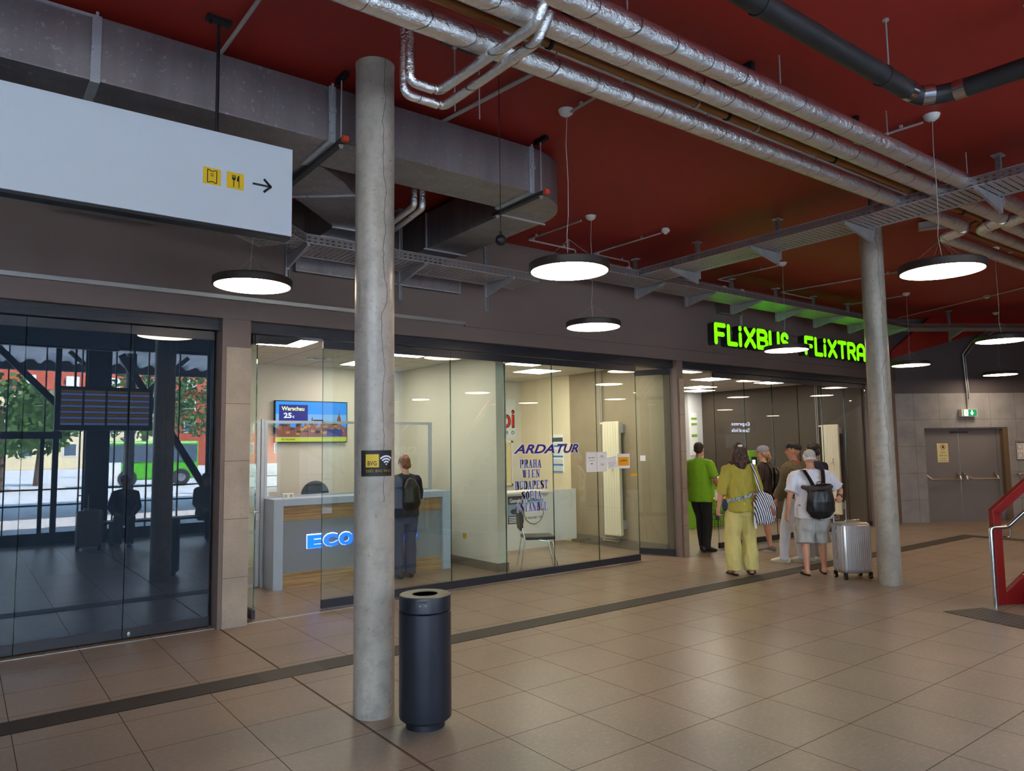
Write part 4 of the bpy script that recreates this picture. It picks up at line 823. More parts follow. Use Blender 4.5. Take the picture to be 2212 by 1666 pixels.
b = MB()
for k in range(4): b.box(7.55, 10.091, .555-k*.028, 7.55+.2+.03*(k % 2), 10.0945, .567-k*.028)
b.build('print', 'white_vinyl', p, smooth=False)
p = MB().box(7.30, 10.095, .50, 7.49, 10.1, .88).build('poster', 'paper', smooth=False); tag(p, 'red and white poster mostly hidden by the dividing wall', 'poster', 'posters on the white counter')
MB().box(7.31, 10.092, .78, 7.48, 10.095, .84).build('print', 'red_vinyl', p, smooth=False); MB().box(7.31, 10.092, .53, 7.48, 10.095, .60).build('print', 'red_vinyl', p, smooth=False)
t = thing('counter_lettering', 'round company lettering with a phone number on the white counter', 'lettering', (8.1, 10.09, .5))
fit_text('name', 'Centrotrans', 7.90, 8.32, .79, .87, 10.093, 'sky_blue', t, depth=.001, bold=.02, shear=.2); fit_text('phone_number', '✆ 0163 9471 700' if 0 else '0163 9471 700', 7.96, 8.28, .51, .55, 10.093, 'ink', t, depth=.001)
b = MB(); ribbon(b, arc(8.10, .64, .22, .22, 0, 360, 28), .014, 10.094, 10.0955); ribbon(b, arc(7.92, .53, .018, .018, 0, 360, 10), .005, 10.093, 10.0945); b.build('ring', 'skirting_stone', t, smooth=False)
# visitor chair
mC = Matrix.Translation((6.80, 8.42, 0)) @ Matrix.Rotation(rad(-30), 4, 'Z')
t = thing('visitor_chair', 'black padded visitor chair with chrome legs beside the dividing wall end', 'chair', (6.8, 8.42, 0))
b = MB(); b.box(-.2, -.22, .43, .24, .22, .475, mC); b.build('seat', 'cast_iron', t, bevel=.015)
b = MB(); b.prism([(-.19, .56), (.19, .56), (.21, .7), (.18, .86), (.1, .9), (-.1, .9), (-.18, .86), (-.21, .7)], lambda u, v, w: mC @ V((w-.06*(v-.5), u, v)), -.26, -.215); b.build('backrest', 'cast_iron', t, bevel=.01)
for sy in (-.2, .2):
    MB().pipe([mC @ V((-.27, sy, 0)), mC @ V((-.2, sy, .42)), mC @ V((-.24, sy, .6))], .011, 8).build('leg', 'steel', t)
    MB().pipe([mC @ V((.28, sy, 0)), mC @ V((.2, sy, .40)), mC @ V((.0, sy, .425))], .011, 8).build('leg', 'steel', t)
# calendar on the cream side wall, facing -X
o = MB().box(9.185, 10.51, 1.27, 9.199, 10.86, 2.0).build('calendar', 'paper', smooth=False); tag(o, 'three month wall calendar with a coach picture behind the lettering', 'calendar')
MB().box(9.182, 10.53, 1.86, 9.185, 10.84, 1.94).build('picture', 'window_dark', o, smooth=False)
b = MB()
for z in (1.76, 1.56, 1.40): b.box(9.183, 10.53, z, 9.185, 10.84, z+.035)
b.box(9.183, 10.53, 1.275, 9.185, 10.84, 1.295); b.build('month_bars', 'sky_blue', o, smooth=False)
b = MB()
for z in (1.62, 1.43, 1.30):
    for i in range(4):
        for k in range(7): b.box(9.1835, 10.55+k*.041, z+i*.026, 9.1845, 10.565+k*.041, z+i*.026+.012)
b.build('dates', 'ink', o, smooth=False)
# sign and hatch on the far wall
t = thing('travel_sign', 'red outlined letters over blue letters on the far wall, cut by the dividing wall', 'sign', (8.7, 11.83, 2.0))
MB().box(7.9, 11.825, 1.95, 9.05, 11.84, 2.75).build('board', 'laminate_white', t, smooth=False)
fit_text('outline', 'bi', 8.71, 9.02, 2.155, 2.555, 11.822, 'ink', t, depth=.002, bold=.03); fit_text('lettering', 'bi', 8.73, 9.0, 2.175, 2.535, 11.819, 'red_vinyl', t, depth=.002, bold=.012)
fit_text('subtitle', 'R', 8.80, 8.86, 2.03, 2.10, 11.819, 'sky_blue', t, depth=.002, bold=.03); fit_text('subtitle', 'O', 8.93, 9.01, 2.03, 2.10, 11.819, 'sky_blue', t, depth=.002, bold=.03)
t = thing('curtained_window', 'narrow window with a yellowish curtain behind the counter', 'window', (8.75, 11.83, 1.05))
b = MB(); b.box(8.3, 11.80, 1.0, 8.95, 11.84, 1.04); b.box(8.3, 11.80, 1.86, 8.95, 11.84, 1.9); b.box(8.91, 11.80, 1.0, 8.95, 11.84, 1.9); b.build('frame', 'laminate_white', t, smooth=False)
b = MB(); b.loft([(8.3, 11.82, 1.45), (8.91, 11.82, 1.45)], [(.41, .006), (.41, .006)], side=(0, 0, 1), seg=8) if 0 else b.prism([(8.3+.02*k, 11.818+(.008 if k % 2 else -.008)) for k in range(31)]+[(8.9-.02*k, 11.83) for k in range(31)], FP, 1.04, 1.86); b.build('curtain', 'curtain', t, smooth=False)
def radiator(label, xw, y0, y1, z0, z1, py_):
    """tall flat radiator on a wall whose face is x = xw (facing -X)"""
    t = thing('radiator', label, 'radiator', (xw-.1, (y0+y1)/2, z0), 0, 'tall white radiators')
    b = MB(); b.box(xw-.13, y0, z0, xw-.115, y1, z1)
    for k in range(6): y = y0+.01+k*(y1-y0-.02)/6; b.box(xw-.135, y, z0+.02, xw-.13, y+(y1-y0)/6-.012, z1-.02)
    b.box(xw-.115, y0+.01, z0+.01, xw-.06, y1-.01, z1-.01); b.build('panel', 'radiator_white', t, smooth=False, bevel=.003)
    b = MB()
    for z in (z0+.12, z1-.2): b.box(xw-.06, y0-.03, z, xw-.0, y0+.05, z+.14)
    b.build('wall_bracket', 'zinc_rail', t, smooth=False)
    b = MB(); b.cyl((xw-.1, y1, z1-.03), (xw-.1, y1+.07, z1-.03), .02, 12); b.build('valve', 'white_plastic', t)
    MB().cbox((xw-.15, (y0+y1)/2-.03, z0+(z1-z0)*.6), (.03, .06, .1)).build('meter', 'white_plastic', t, smooth=False, bevel=.004)
    for q in (0, .04): MB().pipe([(xw-.04, py_+q, 3.12), (xw-.04, py_+q, z0-.1+q), (xw-.09, py_+q, z0-.1+q), (xw-.09, y0+.1+q, z0-.1+q), (xw-.09, y0+.1+q, z0+.02)], .009, 8, .02).build('supply_pipe', 'grey_plastic', t)
    return t
radiator('tall white radiator on the brown plaster wall of the middle shop', 9.2, 8.93, 9.33, .22, 2.19, 9.43)
radiator('tall cream radiator seen through the glass left of the far column', 15.5, 8.44, 8.83, .2, 2.17, 8.95)
# ceiling light panels and vents of the shops
def panel(x, y, label, g, w=.6, d=.6, first=[]):
    t = thing('ceiling_light', label, 'ceiling light', (x, y, 3.11), 0, g)
    b = MB(); b.box(x-w/2-.012, y-d/2-.012, 3.105, x+w/2+.012, y+d/2+.012, 3.121); b.build('frame', 'laminate_white', t, smooth=False)
    MB().box(x-w/2, y-d/2, 3.102, x+w/2, y+d/2, 3.105).build('diffuser', 'panel_light', t, smooth=False)
for x, y, l in ((5.05, 9.05, 'ceiling light panel right of the near column, above the person in jeans'), (5.05, 10.45, 'ceiling light panel beside the near column, towards the advertising screen'), (3.2, 8.9, 'ceiling light panel just inside the opening beside the first stone pillar'), (7.25, 9.1, 'ceiling light panel above the purple lettering, close to the glass'),
                (8.15, 10.0, 'ceiling light panel between the lettering and the brown plaster wall'), (8.2, 8.75, 'ceiling light panel near the glass in front of the tall radiator'), (7.0, 10.9, 'ceiling light panel above the red and blue wall sign')): panel(x, y, l, 'light panels of the middle shop')
for x, y, l in ((10.6, 8.5, 'ceiling light panel just inside the doorway of the right hand shop'), (13.75, 10.9, 'ceiling light panel above the green counter'), (14.6, 11.6, 'ceiling light panel nearest the white corner column'), (12.3, 9.4, 'ceiling light panel above the wire basket stand'),
                (12.0, 11.2, 'ceiling light panel behind the left end of the green counter'), (10.6, 10.6, 'ceiling light panel deep behind the doorway on its left'), (14.2, 9.2, 'ceiling light panel nearest the far radiator')): panel(x, y, l, 'light panels of the right hand shop')
b = MB()
for r in (.05, .1, .15): b.lathe([(r, -.006), (r+.03, -.012), (r+.03, -.002)], (4.22, 10.3, 3.12), 24)
tag(b.build('air_vent', 'laminate_white'), 'round air vent in the suspended ceiling left of the near column', 'vent')
# ---------------------------------------------------------------- right hand shop
t = thing('green_counter', 'light green service counter with a white top behind the doorway', 'counter', (13.4, 10.3, 0))
MB().box(12.0, 10.12, 0, 15.0, 10.5, .99).build('front_panel', 'green_laminate', t, smooth=False); MB().box(11.97, 10.08, .99, 15.03, 10.75, 1.04).build('counter_top', 'laminate_white', t, smooth=False)
t = thing('wire_basket', 'low wire basket stand with snacks in front of the green counter', 'basket', (13.0, 9.8, 0))
b = MB()
for z in (.06, .16, .26, .36, .46, .56): 
    for y in (9.7, 10.0): b.bar((12.6, y, z), (13.7, y, z), .006, .006)
for k in range(12): x = 12.6+k*.1; b.bar((x, 9.7, .0), (x, 9.7, .62), .005, .005); b.bar((x, 9.7, .3), (x, 10.0, .3), .005, .005)
b.build('wires', 'black_metal', t, smooth=False)
b = MB()
for k in range(6): b.ball((12.75+k*.17, 9.85, .62), (.07, .06, .03), 10)
b.build('snack_bags', 'paper_orange', t)
t = thing('ticket_terminal', 'green self service terminal with a small screen behind the group', 'terminal', (14.2, 9.8, 0))
MB().box(14.05, 9.8, 0, 14.38, 9.95, 1.62).build('body', 'green_laminate', t, smooth=False, bevel=.01); MB().box(14.12, 9.79, 1.28, 14.32, 9.8, 1.48).build('screen', 'screen_off', t, smooth=False); MB().box(14.14, 9.785, 1.31, 14.24, 9.79, 1.41).build('display', 'white_lit', t, smooth=False)
t = thing('green_poster', 'narrow white and green poster at the left inside the right hand shop', 'poster', (10.4, 11.0, 1.8))
MB().box(15.0, 12.18, 1.5, 15.26, 12.199, 2.6).build('sheet', 'paper', t, smooth=False)
for z0, z1 in ((2.42, 2.47), (2.28, 2.33), (1.98, 2.04)): MB().box(15.02, 12.172, z0, 15.24, 12.18, z1).build('print', 'green_laminate', t, smooth=False)

# ---------------------------------------------------------------- waste bin
t = thing('waste_bin', 'tall round blue grey waste bin beside the near concrete column', 'bin', (2.436, 4.175, 0))
X, Y_ = 2.436, 4.175
MB().lathe([(.124, 0), (.124, .05), (.118, .055)], (X, Y_, 0), 48).build('base', 'bin_metal', t)
MB().lathe([(.147, .045), (.165, .06), (.167, .075), (.167, .715), (.157, .72)], (X, Y_, 0), 64).build('body', 'bin_metal', t)
b = MB(); b.lathe([(.161, .722), (.1655, .725), (.1655, .812), (.164, .818)], (X, Y_, 0), 64); b.build('collar', 'bin_metal', t)
b = MB(); b.lathe([(.164, .818), (.159, .822), (.083, .822), (.079, .815), (.079, .74), (.083, .745), (.083, .81), (.159, .812)], (X, Y_, 0), 64); b.build('lid_ring', 'bin_lid', t)
MB().lathe([(.0001, .70), (.08, .70), (.08, .705), (.0001, .705)], (X, Y_, 0), 32).build('inner_liner', 'ink', t)
a = rad(-125); b = MB(); m = Matrix.Translation((X, Y_, 0)) @ Matrix.Rotation(a, 4, 'Z'); b.box(.163, -.028, .79, .169, .028, .803, m); b.build('latch', 'black_plastic', t, smooth=False)
b = MB()
for q in (-.017, .017): b.ball(m @ V((.165, q, .775)), .005, 8)
b.build('screws', 'steel', t)

# ---------------------------------------------------------------- door wall
def DL(b): b.bm.transform(DW); return b
t = thing('double_door', 'dark grey double fire door with push bars', 'door', tuple(DW @ V((1.7, 0, 0))))
DL(MB().box(.73, .12, 0, 1.60, .16, 2.03)).build('door_leaf', 'door_grey', t, smooth=False); DL(MB().box(1.61, .12, 0, 2.50, .16, 2.03)).build('door_leaf', 'door_grey', t, smooth=False)
b = MB(); b.box(.73, .02, 2.03, 2.70, .2, 2.06); b.box(2.50, .1, 0, 2.58, .2, 2.03); b.build('frame', 'door_grey', t, smooth=False) if 0 else DL(b).build('frame', 'door_grey', t, smooth=False)
DL(MB().box(2.58, .0, 0, 2.70, .2, 2.03)).build('reveal', 'door_frame', t, smooth=False)
b = MB(); b.box(1.4, .09, 1.95, 1.82, .12, 1.975); DL(b).build('door_closer', 'steel', t, smooth=False)
for x0, x1 in ((.76, 1.57), (1.64, 2.46)):
    b = MB(); z = 1.0
    lo = .93; flip = x0 < 1
    pts = [(x0+.02, .10, z+.03), (x0+.12, .04, lo), (x1-.04, .04, lo), (x1-.02, .10, lo)] if flip else [(x0+.0, .06, 1.02), (x0+.2, .04, lo), (x1, .04, lo)]
    b.pipe(pts, .013, 10); DL(b).build('push_bar', 'brass_bar', t)
    for x in ((x1-.05,) if flip else (x0+.03, x1-.06)):
        b = MB(); b.bar((x, .12, 1.06), (x, .05, 1.0), .035, .05); b.bar((x+.02, .05, 1.0), (x+.04, .04, lo-.01), .03, .03); DL(b).build('lever_arm', 'brass_bar', t, smooth=False, bevel=.004)
t = thing('door_notice', 'pale yellow staff only notice taped on the left door leaf', 'notice', tuple(DW @ V((1.21, .11, 1.3))))
DL(MB().box(1.085, .117, 1.30, 1.345, .119, 1.72)).build('sheet', 'paper_yellow', t, smooth=False)
b = MB(); ribbon(b, arc(1.22, 1.64, .058, .058, 0, 360, 24), .010, .115, .1165); ribbon(b, [(1.18, 1.68), (1.26, 1.60)], .008, .115, .1165); DL(b).build('prohibition_ring', 'red_vinyl', t, smooth=False)
b = MB(); b.prism([(1.205, 1.61), (1.245, 1.61), (1.25, 1.65), (1.235, 1.68), (1.22, 1.67), (1.2, 1.64)], FA, .1155, .1168); DL(b).build('hand_symbol', 'ink', t, smooth=False)
for w, x0, x1, z0, z1 in (('Nur für', 1.18, 1.26, 1.53, 1.55), ('Mitarbeiter', 1.155, 1.285, 1.50, 1.52), ('Staff only', 1.13, 1.32, 1.43, 1.465), ('Сотрудники', 1.155, 1.29, 1.37, 1.39), ('Personal', 1.14, 1.32, 1.325, 1.34)): fit_text('lettering', w, x0, x1, z0, z1, .1165, 'ink', t, depth=.0006, org=DW)
t = thing('exit_sign', 'green lit emergency exit sign with a downward arrow over the double door', 'sign', tuple(DW @ V((1.8, -.05, 2.3))))
DL(MB().box(1.56, -.10, 2.305, 1.93, 0, 2.465)).build('housing', 'white_plastic', t, smooth=False); DL(MB().box(1.60, -.104, 2.315, 1.915, -.10, 2.455)).build('face', 'exit_green', t, smooth=False)
DL(MB().box(1.615, -.106, 2.32, 1.71, -.104, 2.45)).build('door_symbol', 'white_lit', t, smooth=False)
b = MB(); ribbon(b, [(1.80, 2.435), (1.80, 2.35)], .03, -.107, -.105); b.prism([(1.755, 2.385), (1.80, 2.33), (1.845, 2.385)], FA, -.107, -.105); DL(b).build('arrow', 'white_lit', t, smooth=False)
b = MB(); ribbon(b, [(1.675, 2.41), (1.66, 2.375), (1.64, 2.345), (1.63, 2.33)], .01, -.108, -.107); ribbon(b, [(1.66, 2.375), (1.68, 2.355), (1.675, 2.33)], .01, -.108, -.107); ribbon(b, [(1.645, 2.40), (1.67, 2.405), (1.69, 2.385)], .008, -.108, -.107); b.prism([(1.68+.009*cos(k), 2.43+.009*sin(k)) for k in range(6)], FA, -.108, -.107); DL(b).build('runner_symbol', 'exit_green', t, smooth=False)
b = MB(); b.pipe([(1.77, -.02, 2.465), (1.77, -.03, 2.9), (1.73, -.03, 3.7), (1.85, -.16, 3.95), (2.4, -.16, 4.3)], .016, 8, .03); tag(DL(b).build('conduit', 'alu_trim'), 'vertical metal conduit rising from the exit sign', 'conduit', 'grey conduits on the ceiling')
b = MB(); b.pipe([(1.82, -.03, 2.7), (1.78, -.03, 3.65), (1.90, -.17, 3.88), (2.45, -.17, 4.22)], .014, 8, .03); tag(DL(b).build('conduit', 'alu_trim'), 'second metal conduit beside the one rising from the exit sign', 'conduit', 'grey conduits on the ceiling')
t = thing('escape_plan', 'framed evacuation plan on the stone wall right of the double door', 'plan', tuple(DW @ V((3.1, 0, 1.3))))
DL(MB().box(2.86, -.015, 1.33, 3.45, 0, 1.75)).build('frame', 'alu_trim', t, smooth=False); DL(MB().box(2.88, -.018, 1.35, 3.43, -.015, 1.73)).build('sheet', 'paper', t, smooth=False)
b = MB(); b.box(2.885, -.02, 1.70, 3.42, -.018, 1.725)
for k in range(6): x = 2.9+(k % 3)*.15; z = 1.38+(k//3)*.19; ribbon(b, [(x, z), (x+.1, z), (x+.1, z+.1), (x, z+.1)], .006, -.02, -.018, True)
DL(b).build('print', 'window_dark', t, smooth=False)
b = MB(); b.pipe([(2.85, .0, 1.02), (2.85, -.08, 1.02), (3.6, -.08, 1.02)], .018, 12, .05); b.cyl((3.05, 0, .9), (3.05, -.03, .9), .04, 16); b.pipe([(3.05, -.03, .9), (3.05, -.08, .93), (3.05, -.08, 1.0)], .008, 8); tag(DL(b).build('wall_handrail', 'steel'), 'steel handrail fixed to the stone wall behind the red stair', 'handrail')

# ---------------------------------------------------------------- red stair
D_ = V((.891, -.454, 0)); W_ = V((-.454, -.891, 0)); P0 = V((8.97, 3.23, 0))
fs = lambda u, v, w: P0+D_*u+W_*w+V((0, 0, v))
SL = .70
t = thing('red_staircase', 'red steel staircase with a glass balustrade at the right edge', 'staircase', tuple(P0))
def balustrade(w0):
    MB().prism([(-.02, 0), (.08, 0), (.08, .985), (-.02, 1.01)], fs, w0-.03, w0+.03).build('newel_post', 'red_paint', t, smooth=False, bevel=.003)
    MB().prism([(-.02, 1.01), (3.2, 1.01+3.22*SL), (3.2, .91+3.22*SL), (.04, .94)], fs, w0-.03, w0+.03).build('top_rail', 'red_paint', t, smooth=False, bevel=.003)
    MB().prism([(.08, 0), (.35, 0), (3.2, 2.0), (3.2, .15+3.12*SL), (.08, .13)], fs, w0-.03, w0+.03).build('stringer', 'red_paint', t, smooth=False, bevel=.003)
    MB().prism([(.08, .13), (3.2, .15+3.12*SL), (3.2, .91+3.12*SL), (.08, .93)], fs, w0-.005, w0+.005).build('glass_infill', 'glass', t, smooth=False)
    b = MB(); b.pipe([fs(-.12, 0, w0+.09), fs(-.12, .83, w0+.09), fs(.09, .83, w0+.09), fs(3.0, .83+2.91*SL, w0+.09)], .021, 14, .04); b.build('handrail', 'steel', t)
    b = MB(); b.pipe([fs(.12, .80, w0+.09), fs(.12, .72, w0+.09), fs(.10, .72, w0+.02)], .008, 8); b.build('rail_bracket', 'steel', t)
    b = MB()
    for u in (.14, .30, .46): b.ball(fs(u, .10+u*SL, w0+.035), .008, 8)
    b.build('bolts', 'steel', t)
balustrade(0); balustrade(1.6)
for k in range(10):
    u = .32+k*.27; MB().prism([(u, .0+.17*k), (u+.3, .0+.17*k), (u+.3, .17+.17*k), (u, .17+.17*k)], fs, .035, 1.565).build('tread', 'skirting_stone', t, smooth=False)
def m_mat():
    m = mat('stud_rubber', (54, 48, 44), rough=.55); n = tnt(m); P, x, y, z = n.pos()
    a = n.math('MULTIPLY', n.math('SINE', n.math('MULTIPLY', n.math('ADD', x, y), 62)), n.math('SINE', n.math('MULTIPLY', n.math('SUBTRACT', x, y), 62)))
    n.link(n.mix(n.math('GREATER_THAN', a, .25), lin((50, 44, 42)), lin((92, 86, 80))), n.bsdf.inputs['Base Color']); n.bump(a, .5, .004)
m_mat()
c = V((8.18, 3.46, 0)); e = V((8.66, 3.27, 0)); f_ = (V((8.55, 2.86, 0))-e).normalized()
b = MB(); b.prism([(c.x, c.y), (e.x, e.y), (e.x+f_.x*1.9, e.y+f_.y*1.9), (c.x+f_.x*1.9, c.y+f_.y*1.9)], FP, 0, .006); tag(b.build('tactile_mat', 'stud_rubber', smooth=False), 'dark studded warning mat on the floor before the red stair', 'mat')
# ---------------------------------------------------------------- people
mat('skin', (196, 140, 112), rough=.55); mat('skin_tan', (184, 122, 92), rough=.55); mat('skin_pale', (214, 166, 142), rough=.55)
mat('hair_dark', (34, 24, 20), rough=.55, bump=.4, bs=160); mat('hair_brown', (62, 34, 26), rough=.5, bump=.4, bs=120); mat('hair_grey', (178, 172, 166), rough=.6, bump=.4, bs=140); mat('hair_blond', (186, 156, 118), rough=.6, bump=.4, bs=140); mat('hair_red', (122, 72, 46), rough=.6, bump=.4, bs=140)
def m_cloth(name, rgb, vary=.14, vs=5, bump=.12): return mat(name, rgb, rough=.85, vary=vary, vs=vs, bump=bump, bs=300)
m_cloth('cloth_green', (120, 172, 24)); m_cloth('cloth_black', (20, 20, 24)); m_cloth('cloth_olive_yellow', (166, 152, 60)); m_cloth('cloth_pale_yellow', (200, 184, 112), .16, 4); m_cloth('cloth_charcoal', (62, 52, 54)); m_cloth('cloth_grey', (172, 168, 162)); m_cloth('cloth_light', (206, 204, 208)); m_cloth('cloth_white', (226, 226, 236), .05)
m_cloth('cloth_khaki', (98, 84, 58)); m_cloth('cloth_navy', (30, 32, 52)); m_cloth('denim', (46, 60, 92), .25, 8); m_cloth('cloth_stone', (160, 152, 142)); m_cloth('cap_grey', (150, 152, 168), .06)
mat('sole', (196, 176, 146), rough=.7); mat('leather_black', (18, 18, 20), rough=.4); mat('leather_tan', (150, 86, 48), rough=.5); mat('shoe_beige', (206, 196, 176), rough=.6); mat('shoe_grey', (128, 118, 112), rough=.7); mat('eye_dark', (20, 16, 14), rough=.3)
def m_stripe():
    m = mat('striped_cloth', (220, 220, 226), rough=.85); t = tnt(m); P, x, y, z = t.pos()
    a = t.math('FRACT', t.math('MULTIPLY', t.math('ADD', t.math('SUBTRACT', t.math('MULTIPLY', x, .8), t.math('MULTIPLY', y, .6)), t.math('MULTIPLY', z, .28)), 36)); t.link(t.mix(t.math('GREATER_THAN', a, .5), lin((226, 226, 232)), lin((34, 40, 66))), t.bsdf.inputs['Base Color'])
    m = mat('pattern_strap', (90, 130, 150), rough=.8); t = tnt(m); n = t.noise(90, 2); t.link(t.mix(t.ramp(n, [(.45, 0), (.55, 1)]), lin((40, 70, 100)), lin((190, 200, 190))), t.bsdf.inputs['Base Color'])
m_stripe()
def fuse(b, name, m, parent, voxel=.009, rumple=0, smooth=4, rs=9, xf=None):
    """one continuous surface out of overlapping closed volumes"""
    bmesh.ops.recalc_face_normals(b.bm, faces=b.bm.faces)
    if xf: b.bm.transform(xf)
    me = bpy.data.meshes.new(name); b.bm.to_mesh(me); b.bm.free(); o = bpy.data.objects.new(name, me); COL.objects.link(o)
    r = o.modifiers.new('r', 'REMESH'); r.mode = 'VOXEL'; r.voxel_size = voxel; r.use_smooth_shade = True
    s = o.modifiers.new('s', 'SMOOTH'); s.factor = .5; s.iterations = smooth
    dg = bpy.context.evaluated_depsgraph_get(); m2 = bpy.data.meshes.new_from_object(o.evaluated_get(dg)); bpy.data.objects.remove(o)
    if rumple:
        nn = [v.normal.copy() for v in m2.vertices]
        for v, n_ in zip(m2.vertices, nn):
            p = v.co; q = noise.noise(V((p.x*rs, p.y*rs, p.z*rs*.45))) + .5*noise.noise(V((p.x*rs*2.3, p.y*rs*2.3, p.z*rs))) + .55*(.5-abs(noise.noise(V((p.x*rs*1.6+5, p.y*rs*1.6, (p.z+p.x*.5)*rs*.8))))*2)
            v.co = p+n_*q*rumple*1.35
    m2.materials.clear(); m2.materials.append(M[m])
    for p in m2.polygons: p.use_smooth = True
    return place(name, m2, parent)
def hand(b, W, d, n, curl=.35, side=1, r=1.0):
    """palm and five fingers; d = forearm direction, n = palm normal, side: thumb side along d x n"""
    d = V(d).normalized(); n = (V(n)-d*V(n).dot(d)).normalized(); s = d.cross(n)*side; W = V(W)
    b.loft([W-d*.02, W+d*.02, W+d*.055, W+d*.088], [(.026*r, .019*r), (.034*r, .016*r), (.041*r, .014*r), (.038*r, .012*r)], side=s, seg=14, rnd=True)
    for k, (o, L) in enumerate(((.030, .070), (.010, .080), (-.011, .075), (-.030, .058))):
        p = W+d*.082+s*o; q = d; pts = [p-q*.012]; a = 0
        for j, f in enumerate((.45, .32, .23)):
            a += curl*(1.0, 1.1, .8)[j]; q = d*cos(a)+n*sin(a); pts.append(pts[-1]+q*L*f*1.08)
        b.loft(pts, [.0088*r, .0085*r, .0078*r, .0068*r], side=s, seg=10, rnd=True)
    t0 = W+d*.022+s*.026; t1 = t0+(s*.75+d*.7+n*.25).normalized()*.038; t2 = t1+(s*.2+d*.85+n*(.35+curl*.4)).normalized()*.032
    b.loft([t0-s*.012, t1, t2], [.012*r, .0105*r, .0085*r], side=n, seg=10, rnd=True)
def limb_pts(a, b_, c, k=6):
    return [V(a).lerp(V(b_), i/k) for i in range(k)]+[V(b_).lerp(V(c), i/k) for i in range(k+1)]
def person(label, loc, facing, h, arms, feet, skin='skin', head_yaw=0, head_pitch=0, girth=1.0, shoulder=.185, lean=0, group=None, curl=(.35, .35), palm=((1, .3, 0), (-1, .3, 0)), name='person', seated=False, voxel=.0075, knees=None, hipz=.92):
    """local axes: +Y ahead, +X to the person's right; sizes for a height of 1.75"""
    rz = facing-pi/2; root = thing(name, label, 'person', (loc[0], loc[1], loc[2] if len(loc) > 2 else 0), rz, group)
    S_ = h/1.75; X = WM(root) @ Matrix.Scale(S_, 4); g = girth
    up = lambda x, y, z: V((x, y+lean*max(0, z-hipz), z))
    hd = Matrix.Translation(up(0, .0, 1.55)) @ Matrix.Rotation(head_yaw, 4, 'Z') @ Matrix.Rotation(head_pitch, 4, 'X') @ Matrix.Translation((0, 0, -1.55))
    b = MB()
    b.loft([up(0, .0, hipz-.10), up(0, 0, hipz-.02), up(0, .0, hipz+.06), up(0, .0, 1.08), up(0, .0, 1.2), up(0, .005, 1.31), up(0, 0, 1.40), up(0, -.01, 1.455), up(0, -.012, 1.49)],
           [(.12*g, .09*g), (.165*g, .115*g), (.165*g, .115*g), (.138*g, .1*g), (.15*g, .108*g), (.168*g, .115*g), (.165, .098), (.11, .07), (.065, .06)], seg=22, rnd=False)
    b.loft([up(0, -.012, 1.46), up(0, -.002, 1.53), up(0, .006, 1.58)], [.062, .054, .052], seg=16)
    hb = MB(); hb.ball((0, -.012, 1.655), (.074, .094, .093), 20); hb.ball((0, .022, 1.60), (.056, .066, .075), 16); hb.ball((0, .05, 1.545), (.03, .03, .024), 12)
    hb.loft([(0, .082, 1.655), (0, .10, 1.625), (0, .108, 1.612), (0, .09, 1.60)], [.010, .013, .015, .009], seg=8, rnd=True)
    hb.ball((0, .088, 1.577), (.024, .012, .010), 10)
    for sx in (-1, 1): hb.ball((sx*.075, -.005, 1.63), (.011, .02, .032), 10); hb.ball((sx*.03, .075, 1.668), (.02, .014, .008), 8)
    hb.bm.transform(hd); me_ = bpy.data.meshes.new('h'); hb.bm.to_mesh(me_); b.bm.from_mesh(me_); hb.bm.free()
    kn = []
    for i, sx in enumerate((-1, 1)):
        fx, fy, fz, ang = feet[i]; hip = V((sx*.09, 0, hipz)); ank = V((fx, fy, fz+.085)); mid = knees[i] if knees else (hip+ank)/2+V((sx*.01, .035, .02)); mid = V(mid); kn.append(mid)
        P_ = limb_pts(hip, mid, ank)
        b.loft(P_, [.088*g, .086*g, .078*g, .070*g, .062*g, .056, .053, .055, .057, .052, .045, .038, .036], side=(1, 0, 0), seg=16, rnd=True)
        fd = V((sin(ang), cos(ang), 0)); b.loft([ank-fd*.035+V((0, 0, -.04)), ank+fd*.02+V((0, 0, -.035)), ank+fd*.10+V((0, 0, -.055)), ank+fd*.17+V((0, 0, -.066))], [(.034, .038), (.038, .042), (.042, .027), (.036, .016)], side=(fd.y, -fd.x, 0), seg=14, rnd=True)
    for i, sx in enumerate((-1, 1)):
        e, w = arms[i]; sh = up(sx*shoulder, -.005, 1.395)
        b.loft([up(sx*.05, 0, 1.44), up(sx*.12, 0, 1.415), sh], [.04, .05, .05], side=(0, 1, 0), seg=12, rnd=True)
        b.loft(limb_pts(sh, e, w), [.05*g, .049*g, .047*g, .044*g, .042*g, .040, .039, .041, .040, .036, .032, .028, .025], side=(0, 1, 0), seg=14, rnd=True)
        hand(b, w, V(w)-V(e), palm[i], curl[i], side=-sx if False else (1 if (V(w)-V(e)).cross(V(palm[i])).dot(V((0, 1, 0))) > 0 else -1))
    fuse(b, 'body', skin, root, voxel, xf=X, smooth=3)
    return root, X, up, hd, kn
